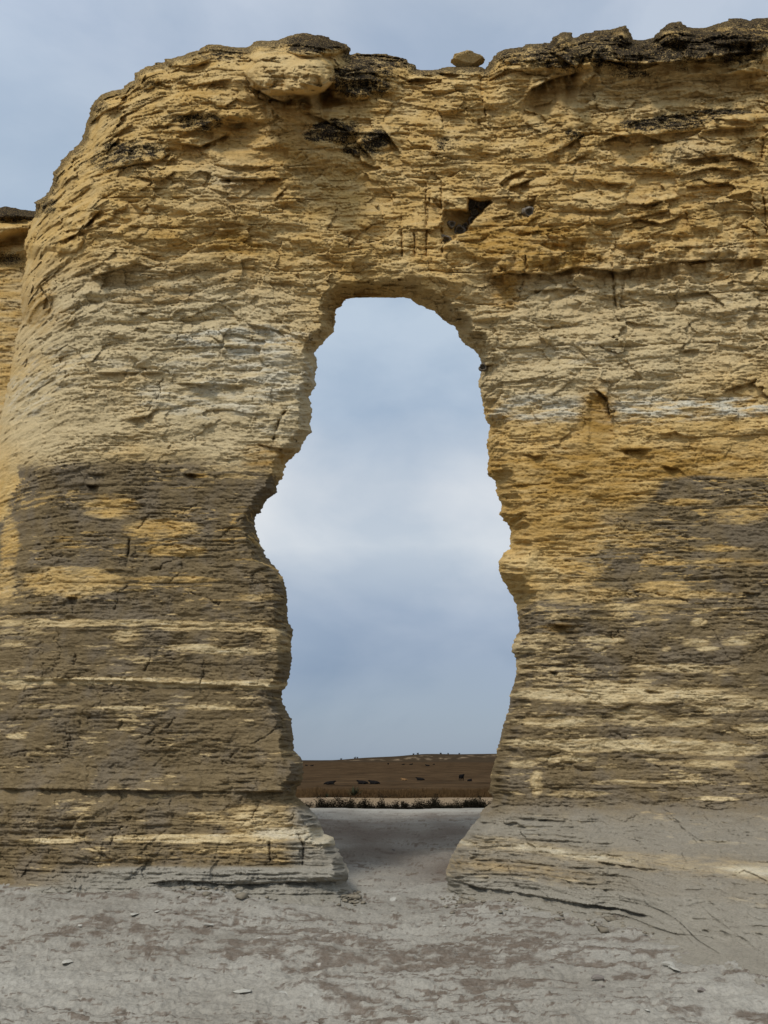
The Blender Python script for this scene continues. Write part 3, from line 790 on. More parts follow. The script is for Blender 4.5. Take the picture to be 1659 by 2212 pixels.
    ash = np.maximum(ash, .85 * side * sstep(600, 660, px + wt) * sstep(1735, 1760, py))
    ash = np.maximum(ash, side * sstep(1868, 1878, py + wt * .5) * sstep(60, 330, px + ws * 2 + (py - 1880) * 3))
    ash = np.maximum(ash, side * sstep(1906, 1922, py + wt * .5))
    ob = lens([(480, 1850, 260, 17, .6), (640, 1855, 70, 16, .7), (200, 1850, 200, 26, .3), (600, 1720, 120, 20, .3), (560, 1770, 120, 40, .35)], px, py, ws * .5, wt * .3, 6)
    rs = ~side
    ash = np.maximum(ash, rs * .75 * sstep(1715, 1790, py + wt * 1.6 + ws * .3))
    band = np.interp(px, [960, 1000, 1080, 1200, 1400, 1659, 2400], [1820, 1818, 1822, 1838, 1862, 1884, 1900])
    wband = np.interp(px, [960, 1080, 1250, 1659], [11, 14, 15, 22])
    wb = rs * np.exp(-((py + wt * .6 - band) / wband) ** 2)
    ob2 = rs * np.exp(-((py + wt * .6 - band - 44 - wband * .2) / 24) ** 2) * sstep(1420, 1150, px) * .75
    ash = np.maximum(ash, rs * sstep(24, 60, py + wt - band - 20) * .9)
    ash = np.where(rs, ash * (1 - ob2 * .8), ash)
    fw = np.maximum(np.maximum(footl, wb * (.5 + .55 * sstep(-.3, .3, fbm(Xs / .7, Zs / .08, 4, 220)))) * .85, 0)
    white = np.maximum(white, fw * .75)
    cream = np.maximum(cream, fw)
    grey = grey * (1 - np.clip(fw * 1.1, 0, 1)); ash = ash * (1 - np.clip(fw * .9, 0, 1))
    orange = np.maximum(orange * (1 - .5 * sstep(1700, 1740, py)), np.maximum(ob, ob2) * .5)
    grey = grey * (1 - .45 * np.clip(np.maximum(ob, ob2), 0, 1))
    grey = grey * (1 - .15 * rs * sstep(1735, 1760, py))
    lich = lens(LICHENS, px, py, ws * .7, wt * 1.4, 7)
    lich = 1.12 * lich * (.74 + .45 * sstep(-.3, .35, fbm(Xs / .22, Zs / .12, 4, 80)))
    lich = np.maximum(lich, .5 * sstep(.22, .5, fbm(Xs / .5, Zs / .12, 4, 81)) * sstep(560, 380, py))
    rim = sstep(32, 6, d_out + 9 * fbm(px / 18, py / 12, 3, 82)) * (py < 470) * np.interp(px, [60, 300, 480, 1659], [.85, .8, .85, .95])
    lich = np.maximum(lich, rim)
    # rusty ironstone pods
    rust = lens([(1205, 1355, 36, 12, 1), (425, 1027, 26, 7, 1), (1128, 1050, 26, 8, .9), (157, 1290, 18, 6, .8)], px, py, ws * .2, wt * .2, 8)
    orange = np.maximum(orange, rust); lich = np.maximum(lich, rust * .42); grey = grey * (1 - .5 * rust)
    me = mesh_np('rock_arch', V, F)
    set_col(me, 'beds', np.stack([cream, white, orange], 1))
    set_col(me, 'stains', np.stack([grey, ash, lich], 1))
    # ---------------- far side: same outline, own relief, coarser
    xs = np.arange(-140, 2401, 6.); ys = np.arange(16, 2301, 6.)
    bx, by, BD, BF = build_sheet(xs, ys, lambda a, b: arch_sdf(a, b) - 3.0, 16.)
    bo = np.maximum(poly_dist(OUTER, bx, by), 0); bi = np.maximum(-poly_dist(HOLE, bx, by), 0)
    Yf2 = table(bx, np.minimum(by, 1700)); h2 = np.interp(by, [0, 500, 700, 1700, 1950], [.95, .85, .62, .70, .62])
    h2 = h2 + np.where(bx < 420, .9 * sstep(420, 0, bx) * sstep(1500, 900, by) + .35 * sstep(420, 0, bx), 0)
    Yfull = table(bx, by)
    rd2 = rounding(bx, by, bo, bi); rd2 = np.where(BD <= .01, 1., rd2)
    back = 1.0 + .5 * sstep(1500, 1900, by)
    ub, vb = bearing(bx, by)
    Y2 = Yfull + h2 - .015 + (1 - rd2) * back
    up2 = sstep(1080, 560, by)
    p2 = relief(ub * Y2, EYE + vb * Y2, up2 * .9 + .1, 41) * sstep(0, 20, BD)
    Y2 = Y2 + p2
    V2 = np.stack([ub * Y2, Y2, EYE + vb * Y2], 1)
    me2 = mesh_np('far_face', V2, BF[:, ::-1])
    g2 = sstep(-8, 8, by - 1010 + 20 * fbm(bx / 120, by / 26, 3, 71))
    z0 = np.zeros_like(bx)
    set_col(me2, 'beds', np.stack([.6 * sstep(600, 700, by) * (1 - g2), z0, z0], 1))
    set_col(me2, 'stains', np.stack([g2 * .8, sstep(1735, 1800, by), .9 * sstep(60, 10, bo) * (by < 400)], 1))
    a = link('rock_arch', me, ROCK)
    tag(a, 'tall layered yellow and grey chalk arch with a keyhole opening', 'rock arch')
    b = link('far_face', me2, ROCK, a)
    return a


# ------------------------------------------------------------------ second rock behind, at the left edge
def build_bluff():
    OUT = [(-620, 2300), (-600, 900), (-560, 560), (-470, 480), (-380, 455), (-300, 446), (-220, 456), (-140, 448), (-60, 452), (0, 449), (10, 446), (18, 447), (34, 448),
           (45, 453), (60, 455), (76, 456), (110, 462), (160, 480), (200, 540), (220, 900), (240, 2300)]
    sdf = lambda a, b: poly_dist(OUT, a, b) + 2.5 * fbm(a / 30, b / 12, 3, 95)
    xs = np.concatenate([np.arange(-640, -6, 8.), np.arange(-6, 120, 1.6), np.arange(120, 250, 8.)])
    ys = np.concatenate([np.arange(430, 960, 1.8), np.arange(960, 2000, 8.)])
    px, py, D, F = build_sheet(xs, ys, sdf)
    dd = np.maximum(poly_dist(OUT, px, py), 0)
    u, v = bearing(px, py)
    f = lambda uu: 1 - np.sqrt(np.maximum(1 - uu ** 2.2, 0))
    Yf = 14.0 - .9 * sstep(700, 2000, py)
    rd = np.where(D <= .01, 1, f(np.clip(1 - dd / 26, 0, 1)))
    Yb = Yf + rd * .9
    X, Z = u * Yb, EYE + v * Yb
    up = sstep(620, 540, py) * .9 + .12
    p = relief(X, Z, up, 23)
    # dark cap overhanging a hollow
    cap = sstep(560, 500, py + 16 * fbm(px / 30, py / 20, 3, 96))
    p += .32 * cap
    hol = np.exp(-(((px - 40) / 42) ** 2 + ((py - 515 + .25 * (px - 40)) / 16) ** 2))
    p -= .5 * hol
    hol = np.exp(-(((px - 10) / 60) ** 2 + ((py - 478) / 7) ** 2)); p -= .22 * hol
    p += .25 * np.exp(-(((px - 12) / 40) ** 2 + ((py - 497) / 14) ** 2))
    hol = np.exp(-(((px - 20) / 60) ** 2 + ((py - 560) / 12) ** 2)); p -= .16 * hol
    p *= (.15 + .85 * sstep(0, 14, D))
    Y = Yb - p
    V = np.stack([u * Y, Y, EYE + v * Y], 1)
    me = mesh_np('chalk_bluff', V, F)
    n = fbm(X / .8, Z / .15, 4, 97)
    z0 = np.zeros_like(px)
    lich = np.maximum(1.3 * sstep(496, 462, py + 10 * fbm(px / 20, py / 12, 3, 98)), .9 * np.exp(-(((px - 20) / 50) ** 2 + ((py - 560) / 24) ** 2)))
    lich = np.maximum(lich, .35 * sstep(560, 480, py))
    set_col(me, 'beds', np.stack([.5 * sstep(-.2, .3, n) * sstep(560, 620, py), .2 * sstep(.1, .4, n), .35 * sstep(820, 600, py) * sstep(.1, -.3, n)], 1))
    set_col(me, 'stains', np.stack([.8 * sstep(1150, 1250, py), z0, lich], 1))
    o = link('chalk_bluff', me, ROCK)
    tag(o, 'darker capped chalk rock standing behind the left edge of the arch', 'rock bluff')
    xs = np.arange(-640, 260, 14.); ys = np.arange(424, 2301, 14.)
    bx, by, BD, BF = build_sheet(xs, ys, lambda a, b: sdf(a, b) - 2.0, 24.)
    bd = np.maximum(poly_dist(OUT, bx, by), 0); ub, vb = bearing(bx, by)
    rd = np.where(BD <= .01, 1, f(np.clip(1 - bd / 40, 0, 1)))
    Y2 = 14.0 - .9 * sstep(700, 2000, by) + .88 + (1 - rd) * 1.6
    Y2 = Y2 + .6 * relief(ub * Y2, EYE + vb * Y2, .6 + 0 * bx, 29) * sstep(0, 20, BD)
    me2 = mesh_np('far_face', np.stack([ub * Y2, Y2, EYE + vb * Y2], 1), BF[:, ::-1])
    z0 = np.zeros_like(bx)
    set_col(me2, 'beds', np.stack([z0 + .3, z0, z0], 1)); set_col(me2, 'stains', np.stack([.8 * sstep(1150, 1250, by), z0, 1. * sstep(480, 455, by)], 1))
    link('far_face', me2, ROCK, o)
    return o


# ------------------------------------------------------------------ ground
GY = [-80, 0, 26, 29.6, 30.6, 31.4, 33.0, 34.6, 36.5, 38.5, 45, 60, 100, 170, 300, 570, 800, 860, 1000, 1100, 6000]
GZ = [.1, 0, 0, -.03, -.22, -.48, -.48, -.10, .02, -.06, -.30, -.80, -1.85, -2.85, -3.0, -1.35, .3, .9, 1.6, 1.6, 1.6]


def ground_h(x, y, detail=True):
    x = np.asarray(x, np.float32); y = np.asarray(y, np.float32)
    yy = y + np.where((y > 26) & (y < 60), 1.0 * gn(x / 4.2, y * 0 + .5, 301) + .35 * gn(x / 1.1, y * 0 + 3.5, 302), 0)
    z = np.interp(yy, GY, GZ)
    # hill on the right of the horizon
    hx = sstep(-75, 70, x * (1000 / np.maximum(y, 1)) + 26 * gn(x / 90, y / 200, 303)) * 7.6 - 1.6 * sstep(120, 330, x)
    hx = hx + .5 * gn(x / 60, 0 * y, 304)
    z = z + hx * sstep(855, 1000, y + 26 * gn(x / 40, y / 60, 305))
    if detail:
        nr = sstep(28.5, 26, y)
        # gentle rise of the flat towards the cliff foot
        z = z + nr * .10 * np.exp(-((y - 10.4) / 1.3) ** 2) * sstep(-.3, -2.2, x)
        z = z + nr * (.05 * fbm(x / 2.2, y / 1.6, 3, 310) - .04 * np.exp(-((x - .1) / 1.2) ** 2))
        n = fbm(x / 1.1, y / .5, 5, 311, .58); k = 5.
        fl = np.floor(n * k); fr = n * k - fl
        z = z + nr * .085 * (fl + sstep(.88, 1., fr)) / k
        n = fbm(x / .42, y / .2, 5, 312, .6)
        fl = np.floor(n * k); fr = n * k - fl
        z = z + nr * .036 * (fl + sstep(.82, 1., fr)) / k
        n = fbm(x / .15, y / .075, 4, 316, .6)
        fl = np.floor(n * k); fr = n * k - fl
        z = z + nr * .014 * (fl + sstep(.75, 1., fr)) / k
        z = z + nr * .010 * fbm(x / .07, y / .06, 3, 313, .6)
        z = z + sstep(36, 40, y) * .05 * fbm(x / 1.2, y / 3., 3, 314)
    return z


def build_ground():
    t_in = np.linspace(-.60, .60, 700)
    side = .60 * np.power(20.0, np.linspace(0, 1, 40)[1:])
    t = np.concatenate([-side[::-1], t_in, side])
    pys = np.concatenate([np.arange(2330, 1770, -2.0), np.arange(1770, 1704, -.8)])
    yv = EYE / -bearing(829.5 + 0 * pys, pys)[1]
    far = np.concatenate([np.geomspace(yv[-1] * 1.02, 850, 160), np.arange(855, 1010, 3.), np.geomspace(1015, 6000, 24)])
    near = np.array([-80, -40, -20, -10, -5, 0, 2, 3])
    y = np.concatenate([near, yv[yv > 3.05], far])
    T, Y = np.meshgrid(t, y)
    X = T * np.maximum(Y, 3.05)
    X = np.where(Y < 3.05, X + T * (3.05 - Y) * .6, X)
    Z = ground_h(X.ravel(), Y.ravel()).reshape(X.shape)
    n, m = X.shape
    idx = np.arange(n * m).reshape(n, m)
    F = np.stack([idx[:-1, :-1], idx[:-1, 1:], idx[1:, 1:], idx[1:, :-1]], -1).reshape(-1, 4)
    x, yy, z = X.ravel().astype(np.float32), Y.ravel().astype(np.float32), Z.ravel()
    me = mesh_np('ground', np.stack([x, yy, z], 1), F)
    # brown shale exposures, white chalk scraps, lilac ground and painted wall shade beyond the arch
    wv = fbm(x / 1.6, yy / 1.1, 3, 320)
    n1 = fbm(x / 1.15 + .3 * wv, yy / .52, 6, 321, .66) + .55 * fbm(x / 3.2, yy / 2.2, 2, 322)
    n2 = fbm(x / .30, yy / .20, 5, 323, .6)
    d = .06 + .22 * np.exp(-(((x - 1.0) / 1.6) ** 2 + ((yy - 8.2) / 1.6) ** 2)) + .12 * np.exp(-(((x + 2.8) / 2.4) ** 2 + ((yy - 8.4) / 1.2) ** 2)) \
        + .10 * np.exp(-(((x - .3) / 1.3) ** 2 + ((yy - 6.6) / 1.0) ** 2)) - .22 * np.exp(-(((x - 1.2) / .9) ** 2 + ((yy - 5.5) / .7) ** 2)) \
        - .15 * np.exp(-(((x + 3.2) / 1.4) ** 2 + ((yy - 7.1) / .5) ** 2))
    flat = sstep(29.4, 28.4, yy + .6 * wv)
    brown = (sstep(.09, .19, n1 + d - .13) * (.30 + .80 * sstep(-.18, .12, n2))) * flat * .78
    brown = np.maximum(brown, .65 * sstep(.30, .42, n2 + d * .5) * flat)
    n3 = fbm(x / .24, yy / .075, 6, 340, .66)
    brown = np.maximum(brown, .9 * sstep(.22, .32, n3 + .35 * wv + d * .4) * flat)
    white = sstep(.50, .58, fbm(x / .22, yy / .16, 3, 324)) * flat * sstep(.1, .3, fbm(x / 2, yy / 2, 2, 325))
    far_w = sstep(22, 28.5, yy + 2.0 * wv + 2.5 * gn(x / 3, yy / 5, 326)) * flat
    shade_lilac = sstep(11.0, 12.6, yy + .5 * wv) * (1 - .8 * far_w) * flat * (.62 + .5 * gn(x / 1.3, yy / 3.0, 327))
    shade_lilac = shade_lilac * (1 - .8 * np.exp(-(((x + .1) / .9) ** 2 + ((yy - 12.2) / 1.1) ** 2)))
    white = np.maximum(white, .30 * far_w)
    grass = sstep(37.2, 38.6, yy + .9 * wv + .5 * gn(x / .8, yy / 2, 328))
    bank = sstep(33.0, 34.0, yy + .6 * wv) * (1 - grass)
    ditch = sstep(29.8, 30.6, yy) * (1 - bank) * (1 - grass)
    brown = np.maximum(brown, ditch * .9)
    hs = sstep(690, 800, yy + 40 * fbm(x / 60, yy / 120, 3, 329))
    hill = np.maximum(hs * .75, sstep(955, 985, yy))
    u = x * (1000 / np.maximum(yy, 1))

    tuft = sstep(.12, .34, fbm(x / 3.0, yy / 9, 4, 333)) * sstep(60, 90, yy) * sstep(420, 260, yy) * .45
    hill = np.maximum(hill, tuft)
    hill = np.maximum(hill, .6 * np.exp(-((yy - 178 - 7 * gn(x / 14, 0 * x + .5, 334)) / 5) ** 2) * sstep(-.3, .2, fbm(x / 5, yy / 30, 3, 335)))

    def spot(cx, cy, rx, ry): return np.exp(-(((u - cx) / rx) ** 2 + ((yy - cy) / ry) ** 2) ** 2)
    # (u in metres at 1 km, y in m)
    nz = fbm(x / 9, yy / 30, 4, 330)
    bare = np.maximum.reduce([spot(-24, 900, 60, 26) * .55, spot(18, 905, 44, 20) * .8, spot(47, 935, 16, 22) * .7, spot(72, 915, 8, 22), spot(88, 912, 14, 12) * .9,
                              spot(150, 930, 50, 14) * .55, spot(235, 925, 60, 16), spot(120, 945, 30, 20) * .5])
    bare = bare * sstep(-.05, .35, nz) * .7
    hill = np.maximum(hill, .8 * sstep(860, 930, yy)) * (1 - bare)
    grass = grass * (1 - bare)
    set_col(me, 'beds', np.stack([brown, white, shade_lilac], 1))
    set_col(me, 'stains', np.stack([grass, hill, np.maximum(bare, bank * .75)], 1))
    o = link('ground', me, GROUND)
    tag(o, kind='structure')
    return o


# ------------------------------------------------------------------ loose rocks
def rock_mesh(name, sx, sy, sz, seed, sub=4, flat=.5, lich=0., tone=(0, 0, 0), grey=0., ash=0., relf=.6):
    bm = bmesh.new(); bmesh.ops.create_icosphere(bm, subdivisions=sub, radius=1)
    P = np.array([v.co[:] for v in bm.verts], np.float32)
    r = np.random.default_rng(seed)
    # cut by a few planes for angular faces
    for k in range(13):
        n = r.normal(size=3); n /= np.linalg.norm(n); h = r.uniform(.5, .85)
        d = P @ n
        P = P - np.where(d > h, d - h, 0)[:, None] * n[None, :].astype(np.float32)
    a = P[:, 0] + .5 * P[:, 1]; b = P[:, 2] + .3 * P[:, 1]
    n = P / np.linalg.norm(P, axis=1)[:, None]
    rl = relief(a * sx * 1.3 + seed, b * sz * 1.3, np.full(len(P), .8, np.float32), seed) * relf / max(sx, .05)
    P = P * (1 + np.clip(rl, -.3, .3))[:, None]
    P[:, 2] = np.where(P[:, 2] < 0, P[:, 2] * flat, P[:, 2])
    P = P * np.array([sx, sy, sz], np.float32)
    for v, p in zip(bm.verts, P): v.co = p
    for f in bm.faces: f.smooth = True
    me = bpy.data.meshes.new(name); bm.to_mesh(me); bm.free()
    nv = len(me.vertices); o1 = np.ones(nv, np.float32)
    set_col(me, 'beds', np.stack([o1 * tone[0], o1 * tone[1], o1 * tone[2]], 1))
    nz = P[:, 2] / sz
    set_col(me, 'stains', np.stack([o1 * grey, o1 * ash, lich * (.75 + .35 * sstep(-.2, .5, nz))], 1))
    return me


def at(px, py, y):
    u, v = bearing(px, py)
    return Vector((float(u) * y, y, EYE + float(v) * y))


def cap_rocks(arch):
    m = .0066 * 1.02
    # (px, py centre, half width px, half height px, depth, lichen, tilt, kind)
    me = rock_mesh('loose_boulder', 47 * .0090, .24, 11 * .0125, 5, 6, .8, .55, (.2, 0, 0), relf=.8)
    o = link('loose_boulder', me, ROCK); o.location = at(1006, 136, 12.0); o.rotation_euler = (.05, .04, .1)
    tag(o, 'single loose boulder resting alone on the top edge right of centre', 'boulder')


# ------------------------------------------------------------------ swallow nests
def nest_mesh(r, seed):
    prof = [(.02, -.30), (.45, -.28), (.62, -.16), (.70, .02), (.80, .16), (.92, .20), (1.02, .10), (1.12, -.18), (1.22, -.60), (1.2, -1.05)]
    # x: radius, y: along mouth axis (+ outward); deep inner pocket first
    prof = [(.02, -.75), (.40, -.74), (.56, -.55), (.60, -.2), (.62, .12), (.72, .22), (.84, .16), (.95, -.02), (1.06, -.35), (1.10, -.8), (.9, -1.15)]
    n = 28; V = []; Fq = []
    for k, (rad, h) in enumerate(prof):
        for j in range(n):
            a = 2 * math.pi * j / n
            w = 1 + .13 * math.sin(3 * a + seed) * (.4 + .6 * (k > 4)) + .06 * math.sin(7 * a + 2 * seed + k) + random.uniform(-.05, .05)
            V.append((r * rad * w * math.cos(a), r * h * (1 + random.uniform(-.05, .05)), r * rad * w * math.sin(a) * .92))
    for k in range(len(prof) - 1):
        for j in range(n):
            a = k * n + j; b = k * n + (j + 1) % n
            Fq.append((a, b, b + n, a + n))
    me = mesh_np('swallow_nest', np.array(V), np.array(Fq))
    return me


def nests():
    MUD = simple('dried_mud', (.10, .085, .068), (.25, .215, .17), 40, .95, .8)
    L = [((790, 315), 17, 'swallow nest with a wide dark mouth, topmost in the triangular niche'),
         ((880, 318), 15, 'round swallow nest at the top right corner of the niche'),
         ((812, 392), 13, 'small swallow nest just below the two top nests in the niche'),
         ((802, 470), 19, 'swallow nest with pale rim and big mouth at the right middle of the niche'),
         ((612, 495), 13, 'small pale rimmed swallow nest at the left middle of the niche'),
         ((733, 508), 9, 'tiniest swallow nest wedged between two larger nests in the niche'),
         ((680, 556), 21, 'largest swallow nest with the widest mouth in the lower niche'),
         ((556, 642), 19, 'lowest swallow nest in the bottom corner of the niche'),
         ((1305, 385), 18, 'lone swallow nest on open rock right of the niche')]
    for i, ((cx, cy), r, lab) in enumerate(L):
        px, py = c4(cx, cy)
        rad = r * .0052
        me = nest_mesh(rad, i * 1.7)
        o = link('swallow_nest', me, MUD)
        y = 11.2 + float(niche_depth(np.float64(px))) - .13 if i < 8 else 11.05
        o.location = at(px, py, y)
        # mouth looks out and down toward the open air
        o.rotation_euler = (math.radians(-30 + 8 * math.sin(i * 2.3)), 0, math.pi + .25 * math.sin(i * 1.9))
        tag(o, lab, 'nest', 'mud swallow nests stuck to the cliff')
    px, py = 1043, 793
    o = link('swallow_nest', nest_mesh(.07, 3), MUD); o.location = at(px, py, 11.5); o.rotation_euler = (math.radians(-20), 0, math.radians(160))
    tag(o, 'swallow nest under the right shoulder of the arch opening', 'nest', 'mud swallow nests stuck to the cliff')


# ------------------------------------------------------------------ cows
def skin_body(name, verts, edges, radii, mat):
    me = bpy.data.meshes.new(name)
    me.from_pydata(verts, edges, [])
    o = bpy.data.objects.new(name, me); COL.objects.link(o)
    sk = o.modifiers.new('skin', 'SKIN')
    for i, r in enumerate(radii):
        rr = r if isinstance(r, tuple) else (r, r)
        me.skin_vertices[0].data[i].radius = rr
    me.skin_vertices[0].data[0].use_root = True
    sb = o.modifiers.new('sub', 'SUBSURF'); sb.levels = 2; sb.render_levels = 2
    bpy.context.view_layer.update()
    dg = bpy.context.evaluated_depsgraph_get()
    m2 = bpy.data.meshes.new_from_object(o.evaluated_get(dg))
    bpy.data.objects.remove(o); bpy.data.meshes.remove(me)
    m2.name = name
    for p in m2.polygons: p.use_smooth = True
    if not m2.materials: m2.materials.append(mat)
    else: m2.materials[0] = mat
    return m2


def cows():
    HIDE = simple('black_hide', (.006, .006, .006), (.016, .014, .013), 3, .75, .2)
    TAN = simple('tan_hide', (.16, .085, .035), (.24, .14, .065), 3, .8, .2)
    # standing: x forward
    V = [(-.55, 0, 1.02), (0, 0, .98), (.5, 0, 1.0), (.82, 0, 1.15), (1.02, 0, 1.30), (1.30, 0, 1.14), (-.85, 0, 1.08)]
    E = [(0, 1), (1, 2), (2, 3), (3, 4), (4, 5), (0, 6)]
    R = [(.30, .34), (.34, .40), (.28, .38), (.17, .24), (.13, .15), (.08, .09), (.2, .22)]

    def add(pts, par, rad):
        for p, r in zip(pts, rad):
            V.append(p); R.append((r, r)); E.append((par, len(V) - 1)); par = len(V) - 1
    for s in (-1, 1):
        add([(.52, s * .2, .62), (.53, s * .2, .36), (.52, s * .2, .05)], 2, (.12, .07, .06))
        add([(-.62, s * .2, .72), (-.78, s * .2, .45), (-.70, s * .2, .05)], 0, (.16, .08, .06))
        add([(1.00, s * .16, 1.36), (1.0, s * .26, 1.34)], 4, (.05, .03))
    add([(-1.0, 0, 1.05), (-1.06, 0, .7), (-1.05, 0, .4)], 6, (.05, .03, .05))
    stand = skin_body('cow', V, E, R, HIDE)
    # lying with folded legs, head up
    V = [(-.55, 0, .46), (0, 0, .48), (.5, 0, .52), (.80, 0, .72), (1.0, 0, .92), (1.26, 0, .78), (-.9, 0, .36)]
    E = [(0, 1), (1, 2), (2, 3), (3, 4), (4, 5), (0, 6)]
    R = [(.40, .40), (.46, .44), (.38, .42), (.2, .26), (.13, .15), (.08, .09), (.26, .24)]
    for s in (-1, 1):
        add([(.62, s * .32, .18), (.95, s * .34, .10), (.66, s * .42, .07)], 2, (.14, .08, .06))
        add([(-.35, s * .42, .24), (-.05, s * .56, .14), (-.42, s * .60, .08)], 0, (.2, .1, .06))
        add([(.98, s * .15, .98), (.98, s * .25, .96)], 4, (.05, .03))
    add([(-1.08, .1, .2), (-.95, .4, .06)], 6, (.05, .03))
    lie = skin_body('cow', V, E, R, HIDE)
    tanlie = lie.copy(); tanlie.materials[0] = TAN

    def cp(cx, cy): return ((900 + cx / 2.074) * .6636, (2400 + cy / 2.074) * .6636)
    # crop x, y of the base, mesh, heading (0 = faces right), label
    G = 'cattle in the brown field beyond the arch'
    L = [((358, 320), lie, 0.15, 1.15, 'black cow lying alone at the left of the nearer row'),
         ((583, 317), lie, math.pi - .15, 1.2, 'black cow lying, left one of the close pair'),
         ((662, 317), lie, math.pi - .2, 1.2, 'black cow lying, right one of the close pair'),
         ((863, 291), tanlie, math.pi - .1, .85, 'tan coloured calf lying in the grass'),
         ((972, 291), lie, math.pi - .1, 1.15, 'black cow lying alone between tan calf and standing cow'),
         ((1250, 296), stand, .95, 1.2, 'black cow standing on its legs, the only one upright nearby'),
         ((1304, 297), lie, .9, .9, 'black cow lying directly beside the standing cow'),
         ((203, 193), lie, 2.6, 1.2, 'tiny distant black cow nearest the left foot of the opening'),
         ((238, 195), lie, .4, 1.3, 'distant black cow lying, second from the left foot of the opening'),
         ((754, 187), stand, 1.0, 1.05, 'distant black cow under the middle of the skyline, apart from the others'),
         ((855, 186), lie, .3, 1.3, 'distant black cow below the orange bank, left one of two'),
         ((908, 186), lie, .2, 1.5, 'distant black cow below the orange bank, right one of two'),
         ((1020, 194), lie, 2.9, 1.6, 'distant black cow straight below the pale cone on the hill'),
         ((1062, 185), lie, .8, 1.1, 'smallest distant black cow right of the pale cone')]
    for (c, me, hd, sc, lab) in L:
        px, py = cp(*c)
        u, v = bearing(px, py)
        # walk out until the ground is met
        ys = np.geomspace(60, 845, 4000); g = ground_h(float(u) * ys, ys)
        d = EYE + float(v) * ys - g
        k = np.flatnonzero(d < 0)
        y = float(ys[k[0]]) if len(k) else 600.
        o = link('cow', me); o.location = (float(u) * y, y, float(ground_h(float(u) * y, y)) - .02)
        o.rotation_euler = (0, 0, hd); o.scale = (sc * .82, sc * .82, sc * (.9 if me is stand else .62))
        tag(o, lab, 'cow', G)


# ------------------------------------------------------------------ plants
LEAF = simple('dry_leaf', (.010, .009, .006), (.026, .022, .014), 2, .9, 0)
TWIG = simple('twig', (.03, .024, .018), (.06, .05, .04), 10, .95, .3)
YUC = simple('yucca_leaf', (.030, .036, .020), (.075, .08, .045), 3, .8, 0)
STRAW = simple('straw', (.055, .032, .015), (.125, .076, .035), .6, .95, 0)


def leaf_quads(P, N, size, r):
    n = len(P)
    a = r.normal(size=(n, 3)); a /= np.linalg.norm(a, axis=1)[:, None]
    b = np.cross(a, r.normal(size=(n, 3))); b /= np.linalg.norm(b, axis=1)[:, None]
    s = (size * r.uniform(.6, 1.4, n))[:, None]
    V = np.concatenate([P - a * s, P + b * s * .4, P + a * s, P - b * s * .4])
    i = np.arange(n); F = np.stack([i, i + n, i + 2 * n, i + 3 * n], 1)
    return V, F


def shrub(x, y, w, h, seed, label, group, leaf=.02, n=1500, name='shrub', mat=None):
    r = np.random.default_rng(seed)
    root = bpy.data.objects.new(name, None); COL.objects.link(root)
    root.location = (x, y, float(ground_h(x, y)) - .02)
    tag(root, label, 'shrub', group)
    k = max(7, int(w * 14))
    VB, FB = [], []; P = []
    for i in range(k):
        a = r.uniform(0, 2 * np.pi); rr = math.sqrt(r.uniform(0, 1)) * w * .5
        tip = np.array([math.cos(a) * rr, math.sin(a) * rr * .6, h * r.uniform(.45, 1.0) * (1 - .35 * (rr / (w * .5)) ** 2)])
        b0 = np.array([tip[0] * .35, tip[1] * .35, 0])
        t = .012 * h / .5
        if not VB:
            VB += [np.array([math.cos(c * 2.1) * t, math.sin(c * 2.1) * t, 0]) for c in range(3)]
        prev = 0
        for s in range(1, 4):
            p1 = b0 * min(1, s) + (tip - b0) * s / 3
            o = len(VB)
            VB += [p1 + np.array([math.cos(c * 2.1), math.sin(c * 2.1), 0]) * t * (1.05 - s * .28) for c in range(3)]
            for c in range(3):
                FB.append((prev + c, prev + (c + 1) % 3, o + (c + 1) % 3, o + c))
            prev = o
        m = n // k
        tt = r.uniform(.15, 1, m)[:, None]
        P.append(tip * tt + r.normal(size=(m, 3)) * np.array([.07, .07, .05]) * (w / .8))
    P = np.concatenate(P); P[:, 2] = np.abs(P[:, 2])
    V, F = leaf_quads(P, None, leaf, r)
    link('stem', mesh_np('stem', np.array(VB), np.array(FB)), TWIG, root)
    link('foliage', mesh_np('foliage', V, F, False), mat or LEAF, root)
    return root


def yucca(x, y, h, seed, label):
    r = np.random.default_rng(seed)
    V, F = [], []
    for i in range(46):
        a = r.uniform(0, 2 * np.pi); el = math.radians(r.uniform(25, 88)); L = h * r.uniform(.7, 1.1)
        d = np.array([math.cos(a) * math.cos(el), math.sin(a) * math.cos(el), math.sin(el)])
        s = np.array([-math.sin(a), math.cos(a), 0]) * h * .045
        o = len(V)
        mid = d * L * .5 + np.array([0, 0, .01])
        V += [-s * .7, s * .7, mid + s, mid - s, d * L + s * .08, d * L - s * .08]
        F += [(o, o + 1, o + 2, o + 3), (o + 3, o + 2, o + 4, o + 5)]
    o = link('yucca', mesh_np('yucca', np.array(V), np.array(F), False), YUC)
    o.location = (x, y, float(ground_h(x, y)) - .02)
    tag(o, label, 'yucca')


